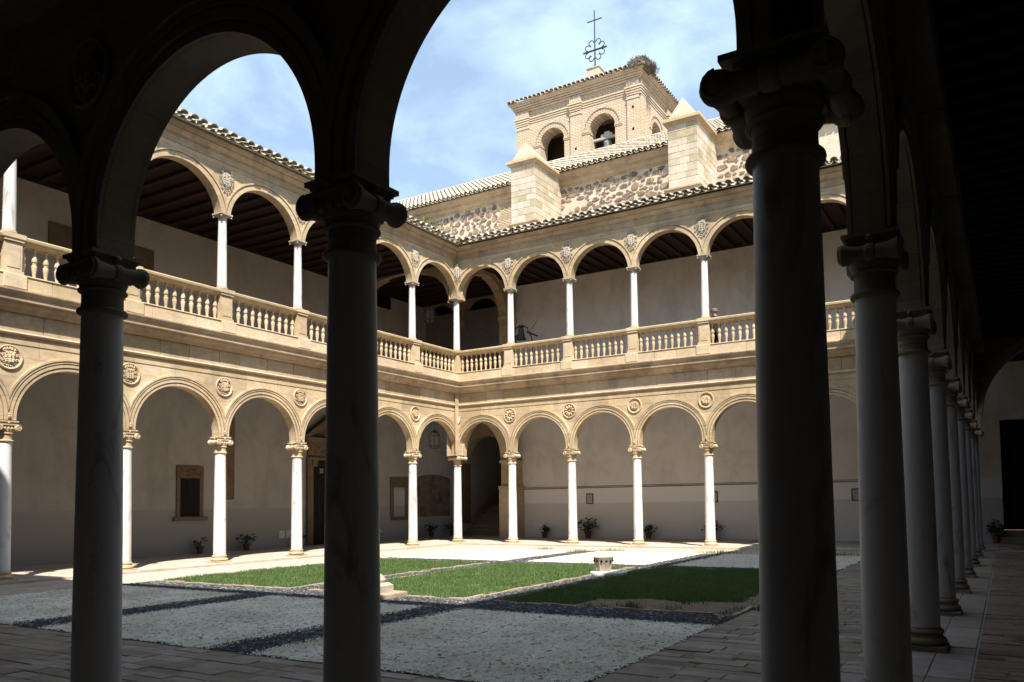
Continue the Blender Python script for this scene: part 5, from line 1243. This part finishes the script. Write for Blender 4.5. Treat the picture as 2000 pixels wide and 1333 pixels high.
lay(-0.5, LX - 0.37, YF - 0.5, YF + 0.36, 0.9, 0.43, ZG - 0.003, M_PAVE)
lay(LX + 0.51, 23.58, -27.1, 4.6, 0.32, 0.15, ZG - 0.004, M_FLOORBRICK, gap=0.006)        # brick floor of right gallery
stones_near = sorted(stones, key=lambda s: (s[0] + s[1] - 39.4) ** 2 / 4 + (s[2] + s[3] + 52.2) ** 2 / 4 - 40 * (s[1] - s[0]) * (s[3] - s[2]) * 4)
def infront(s):
    v = Vector(((s[0] + s[1]) / 2 - 19.731, (s[2] + s[3]) / 2 + 26.092, -1.6)); z = v.dot(fw)
    if z < 1.5: return False
    u = PX + F_PX * v.dot(rx) / z; vv = PY - F_PX * v.dot(ux) / z; return -60 < u < 2060 and vv < 1380
vis = [s for s in stones_near if infront(s)]; chosen = set(id(s) for s in vis[:300])
restm = {}
for s in stones:
    x0, x1, y0, y1, z, mat, gp = s
    m_ = MB(); m_.bev(x0 + gp / 2, x1 - gp / 2, y0 + gp / 2, y1 - gp / 2, -0.15, z, 0.007, ax='z', sgn=1, jit=0.005)
    if id(s) in chosen: m_.build('paving_stone', mat, pv)
    else: restm.setdefault(mat.name, (MB(), mat))[0].add(m_.v, m_.f)
for k, (mm_, mat) in restm.items(): stuff(mm_.build('paving_stones', mat, pv, fix=False))
# far and left margins, sunlight put into their paler stone colour
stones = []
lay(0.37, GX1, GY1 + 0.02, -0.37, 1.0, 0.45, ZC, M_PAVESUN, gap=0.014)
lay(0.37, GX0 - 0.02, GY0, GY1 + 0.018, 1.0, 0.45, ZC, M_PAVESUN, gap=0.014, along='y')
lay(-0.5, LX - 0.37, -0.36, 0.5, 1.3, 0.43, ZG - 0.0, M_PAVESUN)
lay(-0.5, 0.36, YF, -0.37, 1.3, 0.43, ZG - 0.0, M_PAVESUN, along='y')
ms = MB()
for x0, x1, y0, y1, z, mat, gp in stones: ms.bev(x0 + gp / 2, x1 - gp / 2, y0 + gp / 2, y1 - gp / 2, -0.15, z, 0.008, ax='z', sgn=1, jit=0.003)
stuff(ms.build('flagstones', M_PAVESUN, pv, fix=False))

# garden beds
XB = [(GX0, 7.14), (7.80, 11.54), (12.16, GX1)]
YB = [(GY0, -16.02), (-15.10, -8.05), (-7.30, GY1)]
struct(MB().box(GX0, GX1, GY0, GY1, -0.30, ZC - 0.006).build('gravel_path', M_GRAVD))
def wav(mb, x0, x1, y0, y1, z):
    """bed sheet with slightly wandering edges"""
    pts = []
    def run(ax, ay, bx, by):
        n = max(4, int((abs(bx - ax) + abs(by - ay)) / 0.12))
        for k in range(n):
            t = k / n; x, y = ax + (bx - ax) * t, ay + (by - ay) * t
            q = 0.08 * noise.noise((x * 2.1, y * 2.1, 1.0)) + 0.025 * random.uniform(-1, 1)
            pts.append((x + (q if ax == bx else 0), y + (q if ay == by else 0)))
    run(x0, y0, x1, y0); run(x1, y0, x1, y1); run(x1, y1, x0, y1); run(x0, y1, x0, y0)
    o = len(mb.v); mb.v += [(x, y, z) for x, y in pts]; mb.f.append(tuple(range(o, o + len(pts))))
bedn = 0
for j in (0, 2):
    for i in range(3):
        m_ = MB(); wav(m_, XB[i][0], XB[i][1], YB[j][0], YB[j][1], ZC + 0.006); struct(m_.build('gravel_bed', M_GRAV, fix=False))
for i in range(3):
    m_ = MB(); wav(m_, XB[i][0], XB[i][1], YB[1][0], YB[1][1], ZC + 0.006); struct(m_.build('grass_bed', M_SOILG, fix=False))
# chips on the gravel
def rnd_in(n, x0, x1, y0, y1):
    P = np.stack([np.random.uniform(x0 - .05, x1 + .05, n), np.random.uniform(y0 - .05, y1 + .05, n), np.full(n, ZC + 0.008)], 1)
    e = np.minimum(np.minimum(P[:, 0] - x0, x1 - P[:, 0]), np.minimum(P[:, 1] - y0, y1 - P[:, 1])); wob = 0.03 * np.sin(P[:, 0] * 3.1 + P[:, 1] * 2.3) + 0.02 * np.sin(P[:, 0] * 9 - P[:, 1] * 7.7)
    return P[(e + wob > 0) | (np.random.rand(n) < 0.25)]
octv = [(1, 0, 0), (0, 1, 0), (-1, 0, 0), (0, -1, 0), (0.1, 0.1, 0.75), (0, 0, -0.5)]; octf = [(0, 1, 4), (1, 2, 4), (2, 3, 4), (3, 0, 4)]
P = np.concatenate([rnd_in(int(2300 * (b - a) * 4.0), a, b, YB[0][0], YB[0][1]) for a, b in XB] + [rnd_in(int(350 * (b - a) * 4.7), a, b, YB[2][0], YB[2][1]) for a, b in XB]); n = len(P)
me = scatter('white_gravel', octv, octf, P, np.random.uniform(0, 6.28, n), np.stack([np.random.uniform(.008, .021, n), np.random.uniform(.007, .016, n), np.random.uniform(.008, .019, n)], 1), M_CHIPW); stuff(link('white_gravel', me))
PD = np.concatenate([rnd_in(5200, 7.05, 7.87, YB[0][0], YB[0][1]), rnd_in(5200, 11.45, 12.25, YB[0][0], YB[0][1]), rnd_in(15000, GX0, GX1, -16.06, -15.06), rnd_in(4500, 7.1, 7.82, -15.1, -2.6), rnd_in(4500, 11.5, 12.2, -15.1, -2.6), rnd_in(4000, GX0, GX1, -8.05, -7.3)]); n = len(PD)
me = scatter('dark_gravel', octv, octf, PD, np.random.uniform(0, 6.28, n), np.stack([np.random.uniform(.012, .032, n), np.random.uniform(.010, .024, n), np.random.uniform(.010, .024, n)], 1), M_CHIPD); stuff(link('dark_gravel', me))
# kerbs of narrow stones round the grass
kb = struct(link('bed_kerb', None)); kr = MB(); random.seed(3)
def kerb_run(ax, ay, bx, by, z1=ZC + 0.03):
    L_ = math.hypot(bx - ax, by - ay); n = int(L_ / 0.3); ux_, uy_ = (bx - ax) / L_, (by - ay) / L_
    for k in range(n):
        t0, t1 = k * L_ / n + 0.006, (k + 1) * L_ / n - 0.006; o = random.uniform(-.015, .015); zz_ = z1 + random.uniform(-.018, .01)
        xa, ya, xb, yb = ax + ux_ * t0, ay + uy_ * t0, ax + ux_ * t1, ay + uy_ * t1
        kr.box(min(xa, xb) - 0.03 * abs(uy_) + o * abs(uy_), max(xa, xb) + 0.03 * abs(uy_) + o * abs(uy_), min(ya, yb) - 0.03 * abs(ux_) + o * abs(ux_), max(ya, yb) + 0.03 * abs(ux_) + o * abs(ux_), ZC - 0.05, zz_, 0.003)
for a, b in XB: kerb_run(a, YB[1][0], b, YB[1][0]); kerb_run(b, YB[1][0], b, YB[1][1]); kerb_run(a, YB[1][0], a, YB[1][1]); kerb_run(a, YB[1][1], b, YB[1][1])
stuff(kr.build('kerb_stones', M_KERB, kb, fix=False))
# grass
def blades(name, x0, x1, y0, y1, n, keep):
    P = np.stack([np.random.uniform(x0, x1, n), np.random.uniform(y0, y1, n), np.full(n, ZC)], 1)
    k = np.array([keep(p[0], p[1]) for p in P]); P = P[k > np.random.rand(n)]; m = len(P)
    tv = [(-0.5, 0, 0), (0.5, 0, 0), (0.28, 0.10, 0.55), (-0.28, 0.10, 0.55), (0, 0.34, 1.0)]
    tf3 = [(0, 1, 2), (0, 2, 3), (3, 2, 4)]
    hh = 0.68 * np.array([0.095 + 0.055 * noise.noise((p[0] * 1.3, p[1] * 1.3, 7.0)) + 0.05 * noise.noise((p[0] * 6, p[1] * 6, 2.0)) for p in P]) * np.random.uniform(0.5, 1.45, m)
    S = np.stack([np.random.uniform(.008, .014, m), hh, hh], 1)
    return scatter(name, tv, tf3, P, np.random.uniform(0, 6.28, m), S, M_GRASS, np.random.uniform(-0.45, 0.45, m))
def keepA(x, y): return (0.3 if noise.noise((x * 1.6, y * 1.6, 21.0)) > 0.42 else 1.0) if min(x - XB[0][0], XB[0][1] - x, y - YB[1][0], YB[1][1] - y) > 0.07 + 0.20 * noise.noise((x * 2.5, y * 2.5, 0)) + 0.1 * noise.noise((x * 9, y * 9, 0)) else 0.04
def keepB(x, y): return (0.3 if noise.noise((x * 1.6, y * 1.6, 31.0)) > 0.42 else 1.0) if min(x - XB[1][0], XB[1][1] - x, y - YB[1][0], YB[1][1] - y) > 0.07 + 0.20 * noise.noise((x * 2.5, y * 2.5, 0)) + 0.1 * noise.noise((x * 9, y * 9, 0)) else 0.04
def keepC(x, y):
    e = 14.3 - (y + 15.1) * 0.0 ; bare = (y < -13.95 + 0.12 * (x - 14) + 0.35 * noise.noise((x * 1.4, y * 1.4, 2.0)) and x > 13.6 - 0.3 * noise.noise((x, y, 5))) or x > 15.9 + 0.3 * noise.noise((x * 1.2, y * 1.2, 9))
    if noise.noise((x * 1.7, y * 1.7, 11.0)) > 0.5: return 0.25
    if bare: return 0.008 + (0.22 if noise.noise((x * 2.2, y * 2.2, 4)) > 0.42 else 0)
    return 1.0 if min(x - XB[2][0], XB[2][1] - x, y - YB[1][0], YB[1][1] - y) > 0.07 + 0.20 * noise.noise((x * 2.5, y * 2.5, 0)) + 0.1 * noise.noise((x * 9, y * 9, 0)) else 0.04
for i, kf, nb in ((0, keepA, 78000), (1, keepB, 78000), (2, keepC, 84000)):
    stuff(link('grass', blades('grass', XB[i][0], XB[i][1], YB[1][0], YB[1][1], nb, kf)))
# weeds in the joints
WE = [(16.6, -14.4, 0.22, 60), (7.4, -3.2, 0.45, 90), (8.2, -2.5, 0.5, 90), (11.9, -2.3, 0.6, 110), (5.5, -2.3, 0.4, 60), (14.6, -14.9, 0.18, 60), (13.7, -20.0, 0.12, 40), (15.5, -2.1, 0.5, 60)]
PW = np.concatenate([np.stack([np.random.normal(x, s_ * 0.5, n * 3), np.random.normal(y, s_ * 0.22, n * 3), np.full(n * 3, ZC)], 1) for x, y, s_, n in WE]); n = len(PW)
me = scatter('weeds', [(-0.5, 0, 0), (0.5, 0, 0), (0, 0.4, 1)], [(0, 1, 2)], PW, np.random.uniform(0, 6.28, n), np.stack([np.full(n, .012), np.random.uniform(.04, .13, n), np.random.uniform(.04, .15, n)], 1), M_WILD); stuff(link('weeds', me))

# ------------------------------------------------------------------ well head, pillar, tub
wl = thing('carved_stone_urn', 'carved stone capital used as a planter on a round white slab', 'urn', (11.76, -10.05, ZC))
MB().lathe([(0.42, 0.0), (0.43, 0.03), (0.42, 0.075), (0.39, 0.085), (0.0, 0.085)], 36, cap=False).build('slab', M_WHITE, wl, (0.08, -0.02, 0), smooth=True)
m_ = MB(); n = 32
prof = [(0.14, 0.086), (0.15, 0.12), (0.17, 0.20), (0.195, 0.27), (0.215, 0.33), (0.235, 0.385), (0.24, 0.40), (0.205, 0.40), (0.19, 0.34), (0.0, 0.32)]
m_.lathe(prof, n, cap=False)
for k in range(8):
    a_ = 2 * PI * k / 8; c_, s_ = math.cos(a_), math.sin(a_)
    m_.tube([(0.148 * c_, 0.148 * s_, 0.1), (0.172 * c_, 0.172 * s_, 0.19), (0.200 * c_, 0.200 * s_, 0.27), (0.222 * c_, 0.222 * s_, 0.30)], [0.03, 0.028, 0.022, 0.012], 6)
m_.build('bowl', M_CREST, wl, (-0.06, 0.0, 0), smooth=True, angle=50)
m_ = MB()
for k in range(12):
    a_ = 2 * PI * (k + .5) / 12; stt = len(m_.v); m_.lathe([(0, -0.03), (0.033, 0), (0, 0.03)], 8, cap=False); m_.tr(Matrix.Translation((0.212 * math.cos(a_) - 0.06, 0.212 * math.sin(a_), 0.32)), stt)
m_.build('hollow_shade', M_VOID, wl, smooth=True)  # black beads paint the shade of the carving's hollows
pl = thing('stone_pillar', 'slender stone pillar on a worn block, mostly behind the middle near column', 'pillar', (9.86, -15.45, ZC))
MB().bev(-0.42, 0.42, -0.36, 0.36, 0, 0.10, 0.02, ax='z', sgn=1, jit=0.012).build('slab', M_KERB, pl)
MB().bev(-0.20, 0.22, -0.2, 0.2, 0.10, 0.27, 0.05, ax='z', sgn=1, jit=0.012).build('block', M_CREST, pl); MB().lathe([(0.17, 0.27), (0.18, 0.32), (0.15, 0.36), (0.12, 0.40), (0.07, 0.43)], 16).build('moulded_base', M_CREST, pl, smooth=True)
MB().lathe([(0.062, 0.42), (0.05, 1.0), (0.055, 1.02), (0.05, 1.05)], 8).build('shaft', M_PALE, pl)
MB().tube([(0.0, 0, 1.04), (0.03, 0, 1.08), (0.0, 0, 1.12)] + [(0.08 + 0.07 * math.cos(a_), 0.0, 1.16 + 0.03 * math.sin(a_)) for a_ in [PI - k * 0.5 for k in range(11)]], 0.009, 5).build('hook', M_IRON, pl)
